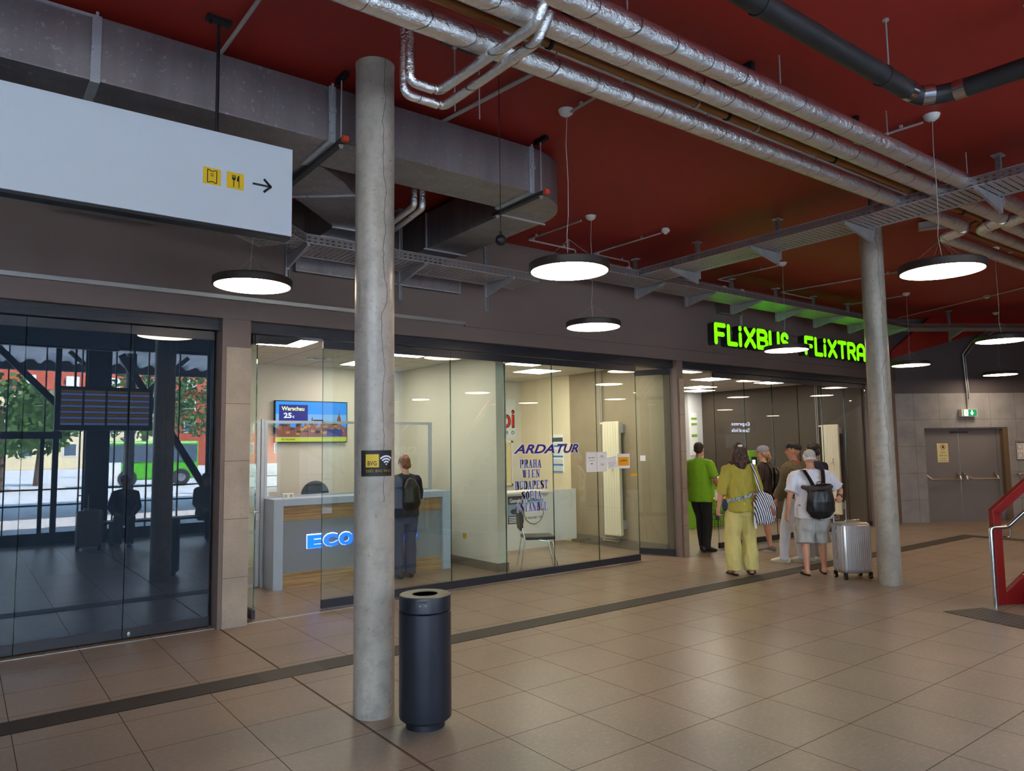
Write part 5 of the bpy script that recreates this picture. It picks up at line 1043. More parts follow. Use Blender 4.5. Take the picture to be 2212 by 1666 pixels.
def shirt(R, m, arms, hem=.86, sleeve=.5, g=1.0, flare=.0, shoulder=.185, rumple=.006, name='shirt', neck=.075, fit=.018, wide=0):
    """sleeve: fraction of the arm covered (1 = wrist)"""
    root, X, up, hd, kn = R; b = MB(); f = fit
    b.loft([up(0, 0, hem), up(0, 0, hem+.03), up(0, 0, .95), up(0, 0, 1.08), up(0, 0, 1.2), up(0, .005, 1.31), up(0, 0, 1.40), up(0, -.01, 1.455), up(0, -.012, 1.488)],
           [(.168*g+f+flare, .12*g+f+flare), (.172*g+f+flare, .124*g+f+flare), (.17*g+f+flare*.7, .122*g+f), (.15*g+f+flare*.4+wide, .112*g+f), (.156*g+f+wide, .114*g+f), (.17*g+f, .118*g+f), (.168+f, .1+f), (.118+f, .072+f), (neck, neck*.9)], seg=26)
    for i, sx in enumerate((-1, 1)):
        e, w = arms[i]; sh = up(sx*shoulder, -.005, 1.395); P_ = limb_pts(sh, e, w); n = max(2, round(sleeve*12)+1); rr_ = [.05, .05, .049, .047, .046, .044, .043, .044, .043, .04, .036, .033, .031]
        b.loft([up(sx*.03, -.005, 1.445), up(sx*.10, 0, 1.42), sh], [.062, .066, .062+f*.5], side=(0, 1, 0), seg=14, rnd=True)
        b.loft(P_[:n], [r*g+f+(.006 if k == n-1 else 0) for k, r in enumerate(rr_[:n])], side=(0, 1, 0), seg=16)
    return fuse(b, name, m, root, .008, rumple, xf=X, smooth=3)
def trousers(R, m, feet, hem=.05, g=1.0, wide=.0, short=0, rumple=.006, name='trousers', knees=None, top=1.0, hipz=.92, flare=0):
    root, X, up, hd, kn = R; b = MB(); f = .014
    b.loft([up(0, 0, hipz-.14), up(0, 0, hipz-.05), up(0, 0, hipz), up(0, 0, top)], [(.12*g+f, .09*g+f), (.165*g+f+wide*.5, .118*g+f+wide*.4), (.168*g+f, .12*g+f), (.158*g+f, .112*g+f)], seg=24, rnd=False)
    for i, sx in enumerate((-1, 1)):
        fx, fy, fz, ang = feet[i]; hip = V((sx*.09, 0, hipz)); ank = V((fx, fy, fz+.085)); mid = kn[i]; P_ = limb_pts(hip, mid, ank)
        rr_ = [.088*g, .088*g, .08*g, .072*g, .066*g, .06, .057, .058, .058, .055, .05, .046, .045]; n = short if short else 13
        Q = P_[:n]; Rr = [r+f+wide*min(1, k/4)+(flare*k/12) for k, r in enumerate(rr_[:n])]
        if not short: Q = Q[:-1]+[V((ank.x, ank.y, fz+hem))]
        b.loft(Q, Rr, side=(1, 0, 0), seg=18)
    return fuse(b, name, m, root, .008, rumple, xf=X, smooth=3, rs=7)
def shoes(R, m, feet, kind='shoe', sole=None):
    root, X, up, hd, kn = R
    for i in (0, 1):
        fx, fy, fz, ang = feet[i]; ank = V((fx, fy, fz+.085)); fd = V((sin(ang), cos(ang), 0)); sd = (fd.y, -fd.x, 0); z = V((0, 0, 1)); b = MB()
        if kind == 'shoe':
            b.loft([ank-fd*.06+z*-.045, ank-fd*.02+z*-.03, ank+fd*.06+z*-.04, ank+fd*.13+z*-.052, ank+fd*.185+z*-.062], [(.034, .042), (.043, .052), (.045, .042), (.048, .03), (.038, .02)], side=sd, seg=16, rnd=True)
            b.loft([ank+z*-.03, ank+z*.0], [.046, .045], seg=14)
        s = MB()
        n_ = 18; pts = []
        for k in range(n_):
            a = 2*pi*k/n_; u = cos(a)*.135+.06; w = sin(a)*(.046 if u > .05 else .038); pts.append((u, w))
        fq = lambda u, v, w: V((ank.x, ank.y, fz))+fd*u+V(sd)*v+z*w
        s.prism(pts, fq, .002, .03 if kind == 'shoe' else .026); s.bm.transform(X)
        if kind != 'shoe':
            b.loft([ank+fd*.10+V(sd)*.047+z*-.07, ank+fd*.09+z*-.027, ank+fd*.10-V(sd)*.047+z*-.07], [(.005, .02)]*3, side=fd, seg=8)
            if kind == 'sandal': b.loft([ank-fd*.0+V(sd)*.046+z*-.07, ank-fd*.035+V(sd)*.03+z*-.0, ank-fd*.045+z*.0, ank-fd*.035-V(sd)*.03+z*-.0, ank-fd*.0-V(sd)*.046+z*-.07], [(.004, .011)]*5, side=z, seg=8)
            if kind == 'clog': b.ball(ank+fd*.09+z*-.05, (.052, .075, .034), 14)
            b.bm.transform(X); o = b.build(('sandal' if kind == 'sandal' else 'clog'), m, root)
        else: o = fuse(b, 'shoe', m, root, .006, 0, xf=X, smooth=2)
        s.build('sole', sole or m, o, smooth=False)
def hair(R, m, parts, name='hair', rumple=.006, voxel=.007):
    """parts: list of ('b', centre, radii) balls or ('l', pts, radii) lofts in head space"""
    root, X, up, hd, kn = R; b = MB()
    for p in parts:
        if p[0] == 'b': b.ball(p[1], p[2], 20)
        else: b.loft(p[1], p[2], seg=16, rnd=True)
    b.bm.transform(hd); return fuse(b, name, m, root, voxel, rumple, xf=X, smooth=2, rs=30)
def hb_(R, b, name, m, smooth=True): b.bm.transform(R[3]); b.bm.transform(R[1]); return b.build(name, m, R[0], smooth=smooth)
def lb_(R, b, name, m, smooth=True, parent=None): b.bm.transform(R[1]); return b.build(name, m, parent or R[0], smooth=smooth)
def eyes(R):
    for sx in (-1, 1): b = MB(); b.ball((sx*.03, .079, 1.655), (.011, .007, .006), 10); hb_(R, b, 'eye', 'eye_dark')

# --- staff member in the green polo shirt (faces into the picture, to the right)
A = (((-.26, -.03, 1.14), (-.25, .06, .92)), ((.27, .02, 1.15), (.27, .19, .95))); F = ((-.08, .14, 0, -.15), (.10, -.02, 0, .25))
R = person('person in a bright green polo shirt and black trousers standing at the open doorway', (9.87, 7.86), rad(4), 1.80, A, F, 'skin_tan', head_yaw=rad(22), girth=1.12, shoulder=.20, curl=(.3, .6))
shirt(R, 'cloth_green', A, hem=.80, sleeve=.42, g=1.12, shoulder=.2, fit=.022, name='polo_shirt'); trousers(R, 'cloth_black', F, g=1.05, wide=.004); shoes(R, 'leather_black', F)
hair(R, 'hair_dark', [('b', (0, -.022, 1.675), (.078, .094, .086)), ('b', (0, -.05, 1.64), (.07, .06, .07))], rumple=.002)
b = MB(); b.loft([(0, .03, 1.545), (0, .055, 1.555), (0, .06, 1.60)], [(.058, .02), (.045, .02), (.05, .01)], seg=12); hb_(R, b, 'beard', 'hair_dark')
b = MB(); b.loft([R[2](0, -.005, 1.462), R[2](0, 0, 1.50)], [.082, .066], seg=18); lb_(R, b, 'collar', 'cloth_green')
eyes(R)
t = tag(MB().cbox((9.99, 7.60, .93), (.10, .012, .17), rad(-60)).build('receipt', 'paper', smooth=False), 'small white paper held in the hand of the person in the green polo shirt', 'paper')

# --- person in the olive yellow blouse
A = (((-.265, -.03, 1.13), (-.29, .04, .88)), ((.25, -.02, 1.14), (.20, .10, .97))); F = ((-.115, 0, 0, -.25), (.12, .02, 0, .25))
R = person('person seen from behind in an olive yellow blouse and pale yellow wide trousers', (8.50, 6.10), rad(56), 1.77, A, F, 'skin', head_yaw=rad(-6), curl=(.75, .5), girth=.95, shoulder=.18)
shirt(R, 'cloth_olive_yellow', A, hem=.84, sleeve=.62, g=.98, flare=.02, wide=.012, fit=.02, shoulder=.18, name='blouse', rumple=.012); trousers(R, 'cloth_pale_yellow', F, hem=.065, wide=.026, flare=.012, rumple=.014, name='wide_trousers'); shoes(R, 'leather_black', F, 'sandal')
hair(R, 'hair_brown', [('b', (0, -.02, 1.67), (.085, .10, .09)), ('l', [(0, -.06, 1.68), (0, -.085, 1.60), (.0, -.09, 1.50), (.01, -.085, 1.42)], [(.082, .05), (.085, .05), (.095, .045), (.05, .03)]), ('l', [(-.06, -.06, 1.62), (-.11, -.06, 1.50)], [.04, .03]), ('l', [(.06, -.06, 1.62), (.11, -.05, 1.50)], [.04, .03])], rumple=.01)
b = MB(); b.ball((0, -.098, 1.715), (.034, .018, .018), 12); hb_(R, b, 'hair_clip', 'white_plastic')
b = MB(); b.loft([R[2](-.2, -.06, .985), R[2](-.12, -.152, 1.01), R[2](.04, -.165, 1.05), R[2](.19, -.10, 1.09)], [(.006, .022)]*4, side=(0, -1, 0), seg=10); lb_(R, b, 'patterned_belt', 'pattern_strap')
t = thing('phone', 'dark phone held low in the left hand of the person in the olive yellow blouse', 'phone', tuple(R[1] @ V((-.29, .09, .79)))); b = MB(); b.cbox((-.295, .085, .79), (.012, .07, .14), rad(20)); lb_(R, b, 'body', 'leather_black', False, t)
bag = thing('striped_bag', 'blue and white striped shoulder backpack on the person in the olive yellow blouse', 'bag', tuple(R[1] @ V((.26, -.16, .74))))
def bagpart(b, name, m, vox=.007, rumple=.0, parent=None): return fuse(b, name, m, parent or bag, vox, rumple, xf=R[1], smooth=2, rs=16)
b = MB(); b.loft([(.24, -.17, .74), (.25, -.18, .80), (.25, -.19, .92), (.235, -.18, 1.02), (.215, -.165, 1.08)], [(.13, .07), (.15, .085), (.145, .085), (.125, .07), (.06, .035)], seg=18, rnd=True)
o = bagpart(b, 'bag_body', 'striped_cloth', rumple=.008)
b = MB(); b.loft([(.30, -.27, .93), (.33, -.275, .86), (.35, -.26, .80)], [(.02, .008)]*3, seg=10); lb_(R, b, 'leather_strap', 'leather_tan', True, bag)
b = MB(); b.loft([(.345, -.20, .78), (.37, -.2, .75)], [(.035, .02)]*2, seg=10); lb_(R, b, 'buckle_tab', 'leather_tan', True, bag)
b = MB(); b.pipe([(.13, -.17, 1.12), (.10, -.18, 1.06), (.12, -.19, 1.01), (.17, -.19, .99), (.2, -.18, 1.04), (.18, -.17, 1.1), (.13, -.17, 1.12)], .006, 8, .02); lb_(R, b, 'leather_ring', 'leather_tan', True, bag)
b = MB(); b.loft([(.21, -.17, 1.08), (.19, -.155, 1.2), (.165, -.14, 1.34), (.15, -.07, 1.475), (.155, .03, 1.46), (.17, .12, 1.34)], [(.017, .005)]*6, side=(1, 0, 0), seg=8); lb_(R, b, 'shoulder_strap', 'striped_cloth', True, bag)
b = MB(); b.loft([(.13, -.17, .99), (.12, -.185, .85), (.115, -.18, .72), (.13, -.18, .63)], [(.015, .004)]*4, side=(1, 0, 0), seg=8); lb_(R, b, 'hanging_strap', 'cloth_light', True, bag)
b = MB(); b.ball((-.20, .03, .92), (.035, .08, .085), 14); o = tag(lb_(R, b, 'belt_bag', 'denim', True, bag), None)

# --- person in the grey cap
A = (((-.24, .02, 1.14), (-.22, .16, .95)), ((.25, .02, 1.14), (.22, .16, .96))); F = ((-.14, .22, 0, -.1), (.10, -.05, 0, .1))
R = person('person with a grey cap, dark t-shirt and shorts looking left in front of the glass', (10.56, 7.12), rad(112), 1.72, A, F, 'skin_pale', head_yaw=rad(30), girth=1.08)
shirt(R, 'cloth_charcoal', A, hem=.82, sleeve=.4, g=1.1, name='t_shirt'); trousers(R, 'cloth_stone', F, short=7, g=1.05, wide=.02, name='shorts'); shoes(R, 'shoe_grey', F, sole='white_plastic')
hair(R, 'hair_blond', [('b', (0, -.03, 1.635), (.082, .092, .085)), ('l', [(-.03, -.09, 1.62), (-.03, -.11, 1.56), (-.03, -.10, 1.51)], [(.05, .03), (.05, .03), (.03, .02)]), ('l', [(.04, -.08, 1.62), (.05, -.09, 1.53)], [.035, .02])], rumple=.008)
b = MB(); b.lathe([(.088, 1.665), (.092, 1.69), (.086, 1.725), (.06, 1.755), (.02, 1.768), (.0001, 1.769)], (0, -.015, 0), 28); b.bm.transform(Matrix.Diagonal((.93, 1.12, 1, 1))); k = hb_(R, b, 'cap', 'cap_grey')
b = MB(); b.prism([(-.07, .05), (-.062, .11), (-.035, .15), (0, .163), (.035, .15), (.062, .11), (.07, .05)], FP, 1.672, 1.68); b.bm.transform(R[3]); b.bm.transform(R[1]); b.build('visor', 'cap_grey', k, smooth=False)
eyes(R)
bp = thing('backpack', 'black backpack on the back of the person with the grey cap', 'backpack', tuple(R[1] @ V((0, -.24, 1.0))), 0, 'black backpacks')
b = MB(); b.loft([(0, -.23, .95), (0, -.24, 1.0), (0, -.25, 1.12), (0, -.235, 1.28), (0, -.21, 1.38)], [(.12, .06), (.155, .09), (.15, .09), (.13, .075), (.08, .045)], seg=18, rnd=True); fuse(b, 'pack_body', 'leather_black', bp, .008, .006, xf=R[1])
for sx in (-1, 1): b = MB(); b.loft([(sx*.08, -.18, 1.38), (sx*.10, -.09, 1.475), (sx*.115, .05, 1.45), (sx*.13, .145, 1.3), (sx*.16, .10, 1.12), (sx*.15, -.1, 1.0)], [(.025, .006)]*6, side=(1, 0, 0), seg=8); lb_(R, b, 'strap', 'leather_black', True, bp)

# --- person in the khaki jacket
A = (((-.27, .03, 1.14), (-.25, .16, .92)), ((.26, .05, 1.14), (.2, .22, .98))); F = ((-.10, .16, 0, -.05), (.13, -.02, 0, .2))
R = person('person with dark swept hair, a khaki top and light grey trousers', (9.93, 6.17), rad(98), 1.76, A, F, 'skin_tan', head_yaw=rad(22), girth=1.0, shoulder=.195, curl=(.6, .6))
shirt(R, 'cloth_khaki', A, hem=.95, sleeve=.9, g=1.04, wide=.045, fit=.045, name='loose_top', shoulder=.2, rumple=.012); trousers(R, 'cloth_light', F, wide=.006, rumple=.01); shoes(R, 'shoe_beige', F, sole='sole')
hair(R, 'hair_dark', [('b', (0, .0, 1.715), (.085, .098, .055)), ('b', (0, .05, 1.73), (.07, .055, .035)), ('b', (0, -.028, 1.695), (.082, .092, .068))], rumple=.012)
b = MB(); b.loft([(0, -.015, 1.46), (0, -.01, 1.49)], [.08, .07], seg=18); lb_(R, b, 'neckline', 'red_vinyl')
eyes(R)

# --- person mostly hidden behind the one with the headband
A = (((-.25, .06, 1.14), (-.15, .25, 1.05)), ((.27, .06, 1.16), (.18, .26, 1.1))); F = ((-.12, .02, 0, -.6), (.12, .10, 0, -.7))
R = person('person with dark hair and navy sleeves mostly hidden behind the one with the headband', (10.38, 6.12), rad(75), 1.76, A, F, 'skin_tan', head_yaw=rad(25))
shirt(R, 'cloth_white', A, hem=.84, sleeve=.15, name='vest'); shirt(R, 'cloth_navy', A, hem=1.2, sleeve=.5, fit=.022, name='sleeved_jacket'); trousers(R, 'cloth_stone', F, wide=.015, rumple=.01); shoes(R, 'shoe_beige', F, sole='white_plastic')
hair(R, 'hair_dark', [('b', (0, -.015, 1.68), (.084, .1, .085)), ('b', (0, -.06, 1.63), (.07, .045, .07))], rumple=.01)

sc = V((9.37, 5.04, 0)); ma = Matrix.Translation(sc) @ Matrix.Rotation(rad(-28), 4, 'Z')
Xi = (Matrix.Translation((9.20, 5.46, 0)) @ Matrix.Rotation(rad(52)-pi/2, 4, 'Z') @ Matrix.Scale(1.66/1.75, 4)).inverted(); GW = Xi @ (ma @ V((-.11, .06, 1.0)))
# --- broad person in white t-shirt with headband, holding the suitcase
A = (((-.33, -.04, 1.12), (-.36, .02, .86)), ((.40, .0, 1.18), tuple(GW+V((-.03, -.085, .045))))); F = ((-.13, -.02, 0, -.1), (.16, .10, 0, .25))
R = person('broad person in a white t-shirt, grey shorts and a pale headband, holding the silver suitcase', (9.20, 5.46), rad(52), 1.66, A, F, 'skin', head_yaw=rad(0), head_pitch=rad(-10), girth=1.34, shoulder=.225, lean=.05, curl=(.4, 1.15), palm=((1, .3, 0), (0, .0, -1)))
shirt(R, 'cloth_white', A, hem=.80, sleeve=.42, g=1.36, shoulder=.225, fit=.024, name='t_shirt', rumple=.009); trousers(R, 'cloth_grey', F, short=8, g=1.3, wide=.035, flare=.02, name='shorts', rumple=.014); shoes(R, 'leather_black', F, 'clog')
hair(R, 'hair_grey', [('b', (0, -.022, 1.68), (.08, .096, .085))], rumple=.004)
b = MB(); b.lathe([(.083, 1.61), (.088, 1.625), (.085, 1.64), (.089, 1.655), (.085, 1.67), (.088, 1.685), (.083, 1.70)], (0, -.014, 0), 28); b.bm.transform(Matrix.Translation((0, .01, 0)) @ Matrix.Diagonal((.96, 1.15, 1, 1))); hb_(R, b, 'headband', 'cloth_light')
b = MB(); b.loft([V(A[1][0]).lerp(V(A[1][1]), .80), V(A[1][0]).lerp(V(A[1][1]), .92)], [.038, .036], seg=14); lb_(R, b, 'wristband', 'hair_brown')
for sx in (-1, 1): b = MB(); b.ball((sx*.078, -.002, 1.63), (.013, .02, .03), 10); hb_(R, b, 'ear', 'skin')
bp = thing('backpack', 'black roll top backpack on the back of the person in the white t-shirt', 'backpack', tuple(R[1] @ V((0, -.24, .88))), 0, 'black backpacks')
b = MB(); b.loft([(0, -.26, .86), (0, -.275, .92), (0, -.285, 1.05), (0, -.27, 1.18), (-.01, -.25, 1.255)], [(.15, .06), (.20, .085), (.19, .09), (.165, .075), (.19, .03)], seg=20, rnd=True); fuse(b, 'pack_body', 'leather_black', bp, .008, .007, xf=R[1])
b = MB(); b.loft([(-.22, -.25, 1.245), (-.1, -.275, 1.215), (.02, -.28, 1.21), (.17, -.25, 1.25)], [(.045, .03), (.05, .045), (.05, .045), (.035, .025)], side=(0, 1, 0), seg=14, rnd=True); fuse(b, 'roll_top', 'cloth_charcoal', bp, .008, .003, xf=R[1])
for sx in (-1, 1):
    b = MB(); b.loft([(sx*.07, -.24, 1.26), (sx*.10, -.17, 1.37), (sx*.13, -.08, 1.475), (sx*.145, .06, 1.47), (sx*.17, .19, 1.3), (sx*.2, .14, 1.1), (sx*.2, -.1, .98)], [(.028, .006)]*7, side=(1, 0, 0), seg=8); lb_(R, b, 'strap', 'leather_black', True, bp)
b = MB(); b.loft([(.19, -.24, .93), (.25, -.14, 1.02), (.27, -.02, 1.08)], [(.01, .004)]*3, seg=8); lb_(R, b, 'side_strap', 'leather_black', True, bp)
b = MB(); b.pipe([(-.03, -.24, 1.25), (-.02, -.25, 1.32), (.04, -.25, 1.32), (.05, -.24, 1.25)], .006, 8, .02); lb_(R, b, 'carry_loop', 'leather_black', True, bp)

# --- customer at the reception desk
A = (((-.24, .08, 1.16), (-.16, .30, 1.10)), ((.25, .06, 1.16), (.17, .29, 1.10))); F = ((-.09, 0, 0, -.1), (.10, .03, 0, .15))
R = person('person in a dark top and jeans standing at the reception desk', (4.93, 8.98), rad(88), 1.66, A, F, 'skin_pale', girth=1.0, head_pitch=rad(-16))
shirt(R, 'cloth_navy', A, hem=.88, sleeve=.9, g=1.04, fit=.03, name='sweater', wide=.02); trousers(R, 'denim', F, wide=.012, rumple=.01); shoes(R, 'leather_black', F)
hair(R, 'hair_red', [('b', (0, -.02, 1.675), (.084, .1, .088)), ('b', (0, -.07, 1.61), (.07, .04, .07))], rumple=.009)
bp = thing('backpack', 'black backpack of the person at the reception desk', 'backpack', tuple(R[1] @ V((0, -.22, 1.05))), 0, 'black backpacks')
b = MB(); b.loft([(0, -.2, 1.02), (0, -.215, 1.1), (0, -.2, 1.3), (0, -.18, 1.4)], [(.12, .05), (.14, .08), (.13, .07), (.08, .04)], seg=16, rnd=True); fuse(b, 'pack_body', 'leather_black', bp, .009, .005, xf=R[1])

# ---------------------------------------------------------------- silver suitcase
def m_case():
    m = mat('case_shell', (196, 190, 188), rough=.3, metal=.7)
m_case()
sc = V((9.37, 5.04, 0)); ma = Matrix.Translation(sc) @ Matrix.Rotation(rad(-28), 4, 'Z')
t = thing('suitcase', 'large ribbed silver suitcase standing on four wheels', 'suitcase', tuple(sc))
b = MB(); w, d, z0, z1 = .205, .14, .075, .72
def rrect(w, d, r, n=4):
    o = []
    for cx, cy_2, a in ((w-r, d-r, 0), (-w+r, d-r, 90), (-w+r, -d+r, 180), (w-r, -d+r, 270)):
        for k in range(n+1): o.append((cx+r*cos(rad(a+90*k/n)), cy_2+r*sin(rad(a+90*k/n))))
    return o
fm = lambda u, v, w_: ma @ V((u, v, w_))
rings = [(z0, .03), (z0+.02, .008), (z0+.05, 0), (z1-.05, 0), (z1-.02, .008), (z1, .03)]; prev = None; first = None
for z, sh in rings:
    r = b.verts([fm(u*(w-sh)/w, v*(d-sh)/d, z) for u, v in rrect(w, d, .045)])
    if prev:
        for k in range(len(r)): b.face([prev[k], prev[(k+1) % len(r)], r[(k+1) % len(r)], r[k]])
    else: first = r
    prev = r
b.face(first[::-1]); b.face(prev); b.build('shell', 'case_shell', t)
b = MB()
for u in [-.16+.0267*k for k in range(13)]:
    for v in (-d, d): b.bar(fm(u, v, z0+.04), fm(u, v, z1-.04), .012, .012, (0, 1, 0))
for v in [-.1+.028*k for k in range(8)]:
    for u in (-w, w): b.bar(fm(u, v, z0+.04), fm(u, v, z1-.04), .012, .012, (1, 0, 0))
b.build('ribs', 'case_shell', t, smooth=False, bevel=.003)
b = MB(); b.bar(fm(-w-.006, 0, z0+.02), fm(-w-.006, 0, z1-.02), .02, .012, (1, 0, 0)); b.build('frame', 'steel', t, smooth=False)
for q in (.2, .38, .58): MB().box(-w-.016, -.012, q, -w-.004, .012, q+.045, ma).build('clasp', 'steel', t, smooth=False, bevel=.002)
for u in (-w+.03, w-.03):
    for v in (-d+.03, d-.03):
        b = MB(); b.box(u-.02, v-.02, .045, u+.02, v+.02, z0+.012, ma); o = b.build('wheel_mount', 'black_plastic', t, smooth=False, bevel=.004)
        b = MB(); b.cyl(fm(u-.018, v, .026), fm(u+.018, v, .026), .026, 18); o2 = b.build('wheel', 'black_plastic', t); MB().cyl(fm(u-.0195, v, .026), fm(u+.0195, v, .026), .014, 14).build('hub', 'steel', o2)
hm = [V(R2) for R2 in ((-.12, -.03, z1), (-.12, .06, z1))]
b = MB(); b.pipe([fm(-.20, .06, z1-.01), fm(-.20, .06, 1.0), fm(-.02, .06, 1.0), fm(-.02, .06, z1-.01)], .008, 10, .02); b.build('pull_handle', 'alu_trim', t)
b = MB(); b.bar(fm(-.19, .06, .998), fm(-.03, .06, .998), .026, .022); b.build('grip', 'black_plastic', t, smooth=False, bevel=.005)
b = MB(); b.pipe([fm(-.1, -.04, z1), fm(-.1, -.04, z1+.03), fm(.1, -.04, z1+.03), fm(.1, -.04, z1)], .008, 8, .02); b.build('top_handle', 'steel', t)
# ---------------------------------------------------------------- outdoors, seen mirrored in the glass fronts
S(MB().box(-60, -120, -.3, 60, -1.5, -.02), 'road', 'asphalt', 'pale paved bus yard outside the hall')
# canopy over the bus bays
t = thing('platform_canopy', 'corrugated metal canopy over the bus bays outside', 'canopy', (3, -8, 4.6))
b = MB(); n = 110
for k in range(n):
    x0 = -20+k*.5; b.prism([(x0, 4.72), (x0+.12, 4.84), (x0+.3, 4.84), (x0+.42, 4.72), (x0+.5, 4.72), (x0+.5, 4.74), (x0+.42, 4.74), (x0+.3, 4.86), (x0+.12, 4.86), (x0, 4.74)], FA, -12.5, -5)
b.build('corrugated_roof', 'canopy_sheet', t, smooth=False)
b = MB(); b.box(-20, -12.6, 4.5, 35, -12.4, 4.95); b.box(-20, -5.1, 4.5, 35, -4.95, 4.8); b.build('edge_beam', 'steel_dark', t, smooth=False)
for x in (-10, -3, 4, 11, 18): MB().box(x-.12, -8.6, 0, x+.12, -8.3, 4.72).build('post', 'steel_dark', t, smooth=False); b = MB(); b.bar((x, -8.5, 3.2), (x+1.6, -8.5, 4.7), .12, .12); b.bar((x, -8.5, 3.2), (x-1.6, -8.5, 4.7), .12, .12); b.build('brace', 'steel_dark', t, smooth=False)
def far_house(name, label, x0, x1, y, h, hr, wall, roof, nx, nz):
    t = thing(name, label, 'building', ((x0+x1)/2, y-6, 0), 0, 'houses across the yard')
    MB().box(x0, y-12, 0, x1, y, h).build('wall', wall, t, smooth=False)
    f = lambda u, v, w: V((w, u, v)); MB().prism([(y-12.6, h), (y+.6, h), (y-2, h+hr), (y-10, h+hr)], f, x0-.3, x1+.3).build('roof', roof, t, smooth=False)
    for i in range(nx):
        for k in range(nz):
            x = x0+(i+.5)*(x1-x0)/nx; z = 1.6+k*(h-1.2)/nz; o = MB().box(x-.75, y-.02, z-.1, x+.75, y+.06, z+1.5).build('window_frame', 'laminate_white', t, smooth=False); MB().box(x-.62, y+.06, z, x+.62, y+.08, z+1.4).build('pane', 'window_dark', o, smooth=False)
        x = x0+(i+.5)*(x1-x0)/nx; MB().box(x-.7, y-1.2, h+.3, x+.7, y+.3, h+1.7).build('dormer', 'laminate_white', t, smooth=False)
far_house('apartment_house', 'cream apartment house with a red tiled roof across the yard', -14, 22, -88, 9.6, 3.2, 'facade_cream', 'roof_tile', 8, 3)
far_house('apartment_house', 'orange brick apartment house across the yard', 23, 60, -92, 10.2, 2.6, 'roof_tile', 'roof_tile', 8, 3)
def leafy_tree(x, y, h, r, label, seed):
    t = thing('tree', label, 'tree', (x, y, 0), 0, 'trees in the bus yard'); q = random.Random(seed)
    b = MB(); b.loft([(x, y, 0), (x+.1, y, h*.4), (x, y, h*.75)], [.22, .16, .08], seg=10)
    for k in range(5): a = q.random()*6.28; b.loft([(x, y, h*.4), (x+cos(a)*r*.6, y+sin(a)*r*.6, h*.7)], [.08, .04], seg=6)
    b.build('trunk', 'bark', t); b = MB()
    for k in range(900):
        a = q.random()*6.28; e = math.acos(2*q.random()-1); rr_ = r*(.55+.5*q.random()); c = V((x+cos(a)*sin(e)*rr_, y+sin(a)*sin(e)*rr_, h*.68+cos(e)*rr_*.85)); s = .16+.14*q.random()
        u = V((q.uniform(-1, 1), q.uniform(-1, 1), q.uniform(-1, 1))).normalized()*s; w = u.orthogonal().normalized()*s; vs = b.verts([c-u, c+w*.6, c+u, c-w*.6]); b.face(vs)
    b.build('crown', 'leaf', t, smooth=False)
for k, (x, y, h, r) in enumerate(((1.5, -27, 5.4, 2.4), (3.6, -34, 5.2, 2.0), (-3, -29, 6, 2.6), (11, -45, 8, 3.4), (16, -46, 8.5, 3.6), (-9, -34, 7, 3), (21.5, -40, 8, 3.4), (30, -38, 8, 3.6))): leafy_tree(x, y, h, r, ['leafy tree before the cream house, nearest the coach on the left', 'smaller leafy tree half behind the departure board in the mirror image', 'leafy tree far left in the bus yard', 'leafy tree behind the coach in the mirror image', 'tall leafy tree right of the coach', 'leafy tree farthest left across the yard', 'leafy tree before the brick house', 'leafy tree farthest right across the yard'][k], k)
t = thing('coach', 'green and white coach parked in the yard outside', 'bus', (8, -28, 0))
MB().box(5.6, -29.2, .35, 10.5, -26.8, 2.4).build('body', 'bus_green', t, smooth=False, bevel=.12); MB().box(5.9, -26.79, 1.3, 10.4, -26.74, 2.2).build('side_windows', 'window_dark', t, smooth=False); MB().box(5.5, -29, .9, 5.6, -27, 2.4).build('windscreen', 'window_dark', t, smooth=False)
MB().box(5.6, -26.79, .35, 6.7, -26.75, 1.3).build('white_front_panel', 'laminate_white', t, smooth=False)
for x in (7, 9.6): o = MB().cyl((x, -26.9, .45), (x, -26.7, .45), .45, 24).build('wheel', 'black_plastic', t); MB().cyl((x, -26.7, .45), (x, -26.66, .45), .22, 18).build('hub', 'steel', o)
for x, y in ((8.6, -17), (10.2, -17.4)): tag(MB().box(x, y, 0, x+.35, y+.35, 2.6).build('bay_marker', 'orange_paint', smooth=False), 'orange bay marker post at the bus bays outside', 'post', 'orange bay markers')
# steel columns of the glazed front, door portal
for x, w, l in ((2.19, .42, 'wide dark steel column of the glazed hall front'), (4.48, .3, 'narrower dark steel column of the glazed hall front'), (7.5, .42, 'dark steel column right in the glazed hall front'), (-3.2, .42, 'dark steel column left in the glazed hall front')):
    b = MB(); b.box(x-w/2, -1.3, 0, x+w/2, -1.26, ZC); b.box(x-w/2, -.96, 0, x+w/2, -.92, ZC); b.box(x-.02, -1.26, 0, x+.02, -.96, ZC); tag(b.build('steel_column', 'steel_dark', smooth=False), l, 'column', 'steel columns of the glazed front')
b = MB(); b.box(-1.5, -1.38, 2.06, 1.6, -1.2, 2.2); b.box(1.46, -1.36, 0, 1.56, -1.26, 4.0); b.box(1.25, -1.34, 0, 1.31, -1.28, 2.06); b.box(-1.5, -1.36, 0, -1.4, -1.26, 2.06); b.bar((.35, -1.33, 4.0), (1.5, -1.33, 2.75), .12, .1, (0, 1, 0)); tag(b.build('door_portal', 'steel_dark', smooth=False), 'dark steel portal of the entrance doors behind the camera', 'portal')
for x0, x1 in ((9.3, 4.7), (4.3, 2.6)): tag(MB().bar((x0, -1.2, 1.0), (x1, -1.2, 3.8), .1, .14).build('diagonal_brace', 'steel_dark', smooth=False), 'diagonal steel brace of the glazed front, mirrored in the middle shop glass', 'brace', 'diagonal braces of the glazed front')
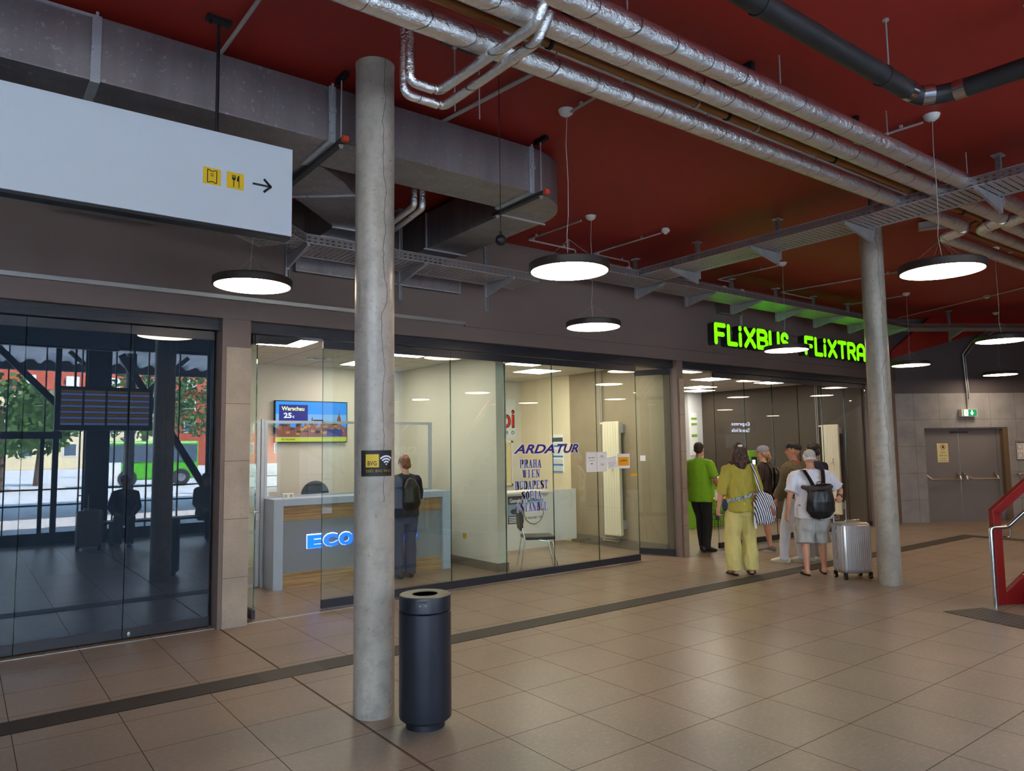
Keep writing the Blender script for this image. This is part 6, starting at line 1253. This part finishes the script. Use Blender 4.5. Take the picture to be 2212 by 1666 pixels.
# departure board
t = thing('departure_board', 'hanging departure board with rows of blue and yellow lines, mirrored in the left shop glass', 'screen', (2.2, -.3, 2.22))
MB().box(1.38, -.42, 2.20, 3.04, -.22, 3.03).build('housing', 'black_metal', t, smooth=False)
for k in range(4):
    x0 = 1.46+k*.385; P_ = MB().box(x0, -.22, 2.28, x0+.365, -.215, 2.95).build('display', 'screen_off', t, smooth=False)
    for m, o_ in (('screen_blue', 0), ('screen_yellow', .055)):
        b = MB()
        for i in range(6): z = 2.30+i*.112+o_; b.box(x0+.01, -.215, z, x0+.355, -.212, z+.045)
        b.build('rows', m, P_, smooth=False)
for x in (1.7, 2.7): MB().cyl((x, -.3, 3.0), (x, -.3, ZC), .02, 10).build('hanger', 'black_metal', t)
# bench and two seated people by the glazed front
t = thing('bench', 'dark metal bench by the glazed front behind the camera', 'bench', (3.4, -.3, 0))
MB().box(2.2, -.55, .42, 5.0, -.1, .46).build('seat', 'black_metal', t, smooth=False, bevel=.01)
for x in (2.4, 4.8): MB().box(x-.03, -.5, 0, x+.03, -.15, .42).build('leg', 'black_metal', t, smooth=False)
for x, fc, l, hm_ in ((2.62, rad(100), 'capped person sitting on the bench, a dark shape mirrored in the left glass', 'cap_grey'), (4.1, rad(80), 'person in a brown top on the bench, mirrored in the left glass', None)):
    A = (((-.24, .10, 1.14), (-.14, .32, 1.02)), ((.24, .10, 1.14), (.14, .32, 1.02))); F = ((-.1, .46, .42, 0), (.1, .46, .42, 0)); K = ((-.1, .42, .92), (.1, .42, .92))
    R = person(l, (x, -.38, -.42), fc, 1.74, A, F, 'skin_tan', knees=K, lean=.12, voxel=.011)
    shirt(R, 'cloth_navy' if hm_ else 'cloth_khaki', A, hem=.88, sleeve=.9, name='jacket'); trousers(R, 'cloth_charcoal', F, wide=.01); shoes(R, 'shoe_grey', F)
    hair(R, 'hair_dark', [('b', (0, -.02, 1.675), (.084, .1, .088))])
    if hm_: b = MB(); b.ball((0, -.01, 1.71), (.09, .105, .06), 16); b.box(-.06, .06, 1.69, .06, .17, 1.70); hb_(R, b, 'cap', 'cap_grey')
dup_s = dup(bpy.data.objects['suitcase'], (1.95, .2, 0), 'second suitcase standing near the bench behind the camera', drz=rad(40))
# lit food stalls at the far end of the hall, mirrored in the right hand shop glass
def stall(x, y, rz, l):
    m_ = Matrix.Translation((x, y, 0)) @ Matrix.Rotation(rz, 4, 'Z'); t = thing('food_stall', l, 'stall', (x, y, 0), rz, 'lit stalls at the far end')
    MB().box(-1.5, 0, 0, 1.5, .5, 1.05, m_).build('counter', 'plaster_dark', t, smooth=False); MB().box(-1.6, 0, 2.3, 1.6, .3, 2.9, m_).build('sign_board', 'ink', t, smooth=False)
    for w, z0, z1 in (('Express', 2.62, 2.84), ('Taste of India', 2.36, 2.54)): fit_text('lettering', w, -.9, .9, z0, z1, 0, 'screen_text', t, org=m_ @ Matrix.Translation((0, .34, 0)) @ Matrix.Rotation(pi, 4, 'Z'))
    MB().box(-.9, .0, 1.6, .9, .1, 2.25, m_).build('menu_screen', 'tv_teal', t, smooth=False)
stall(26.2, -5.5, rad(-8), 'far food stall with white lit lettering, mirrored in the glass'); stall(29.8, -5.9, rad(-8), 'second far food stall with white lit lettering, mirrored in the glass')
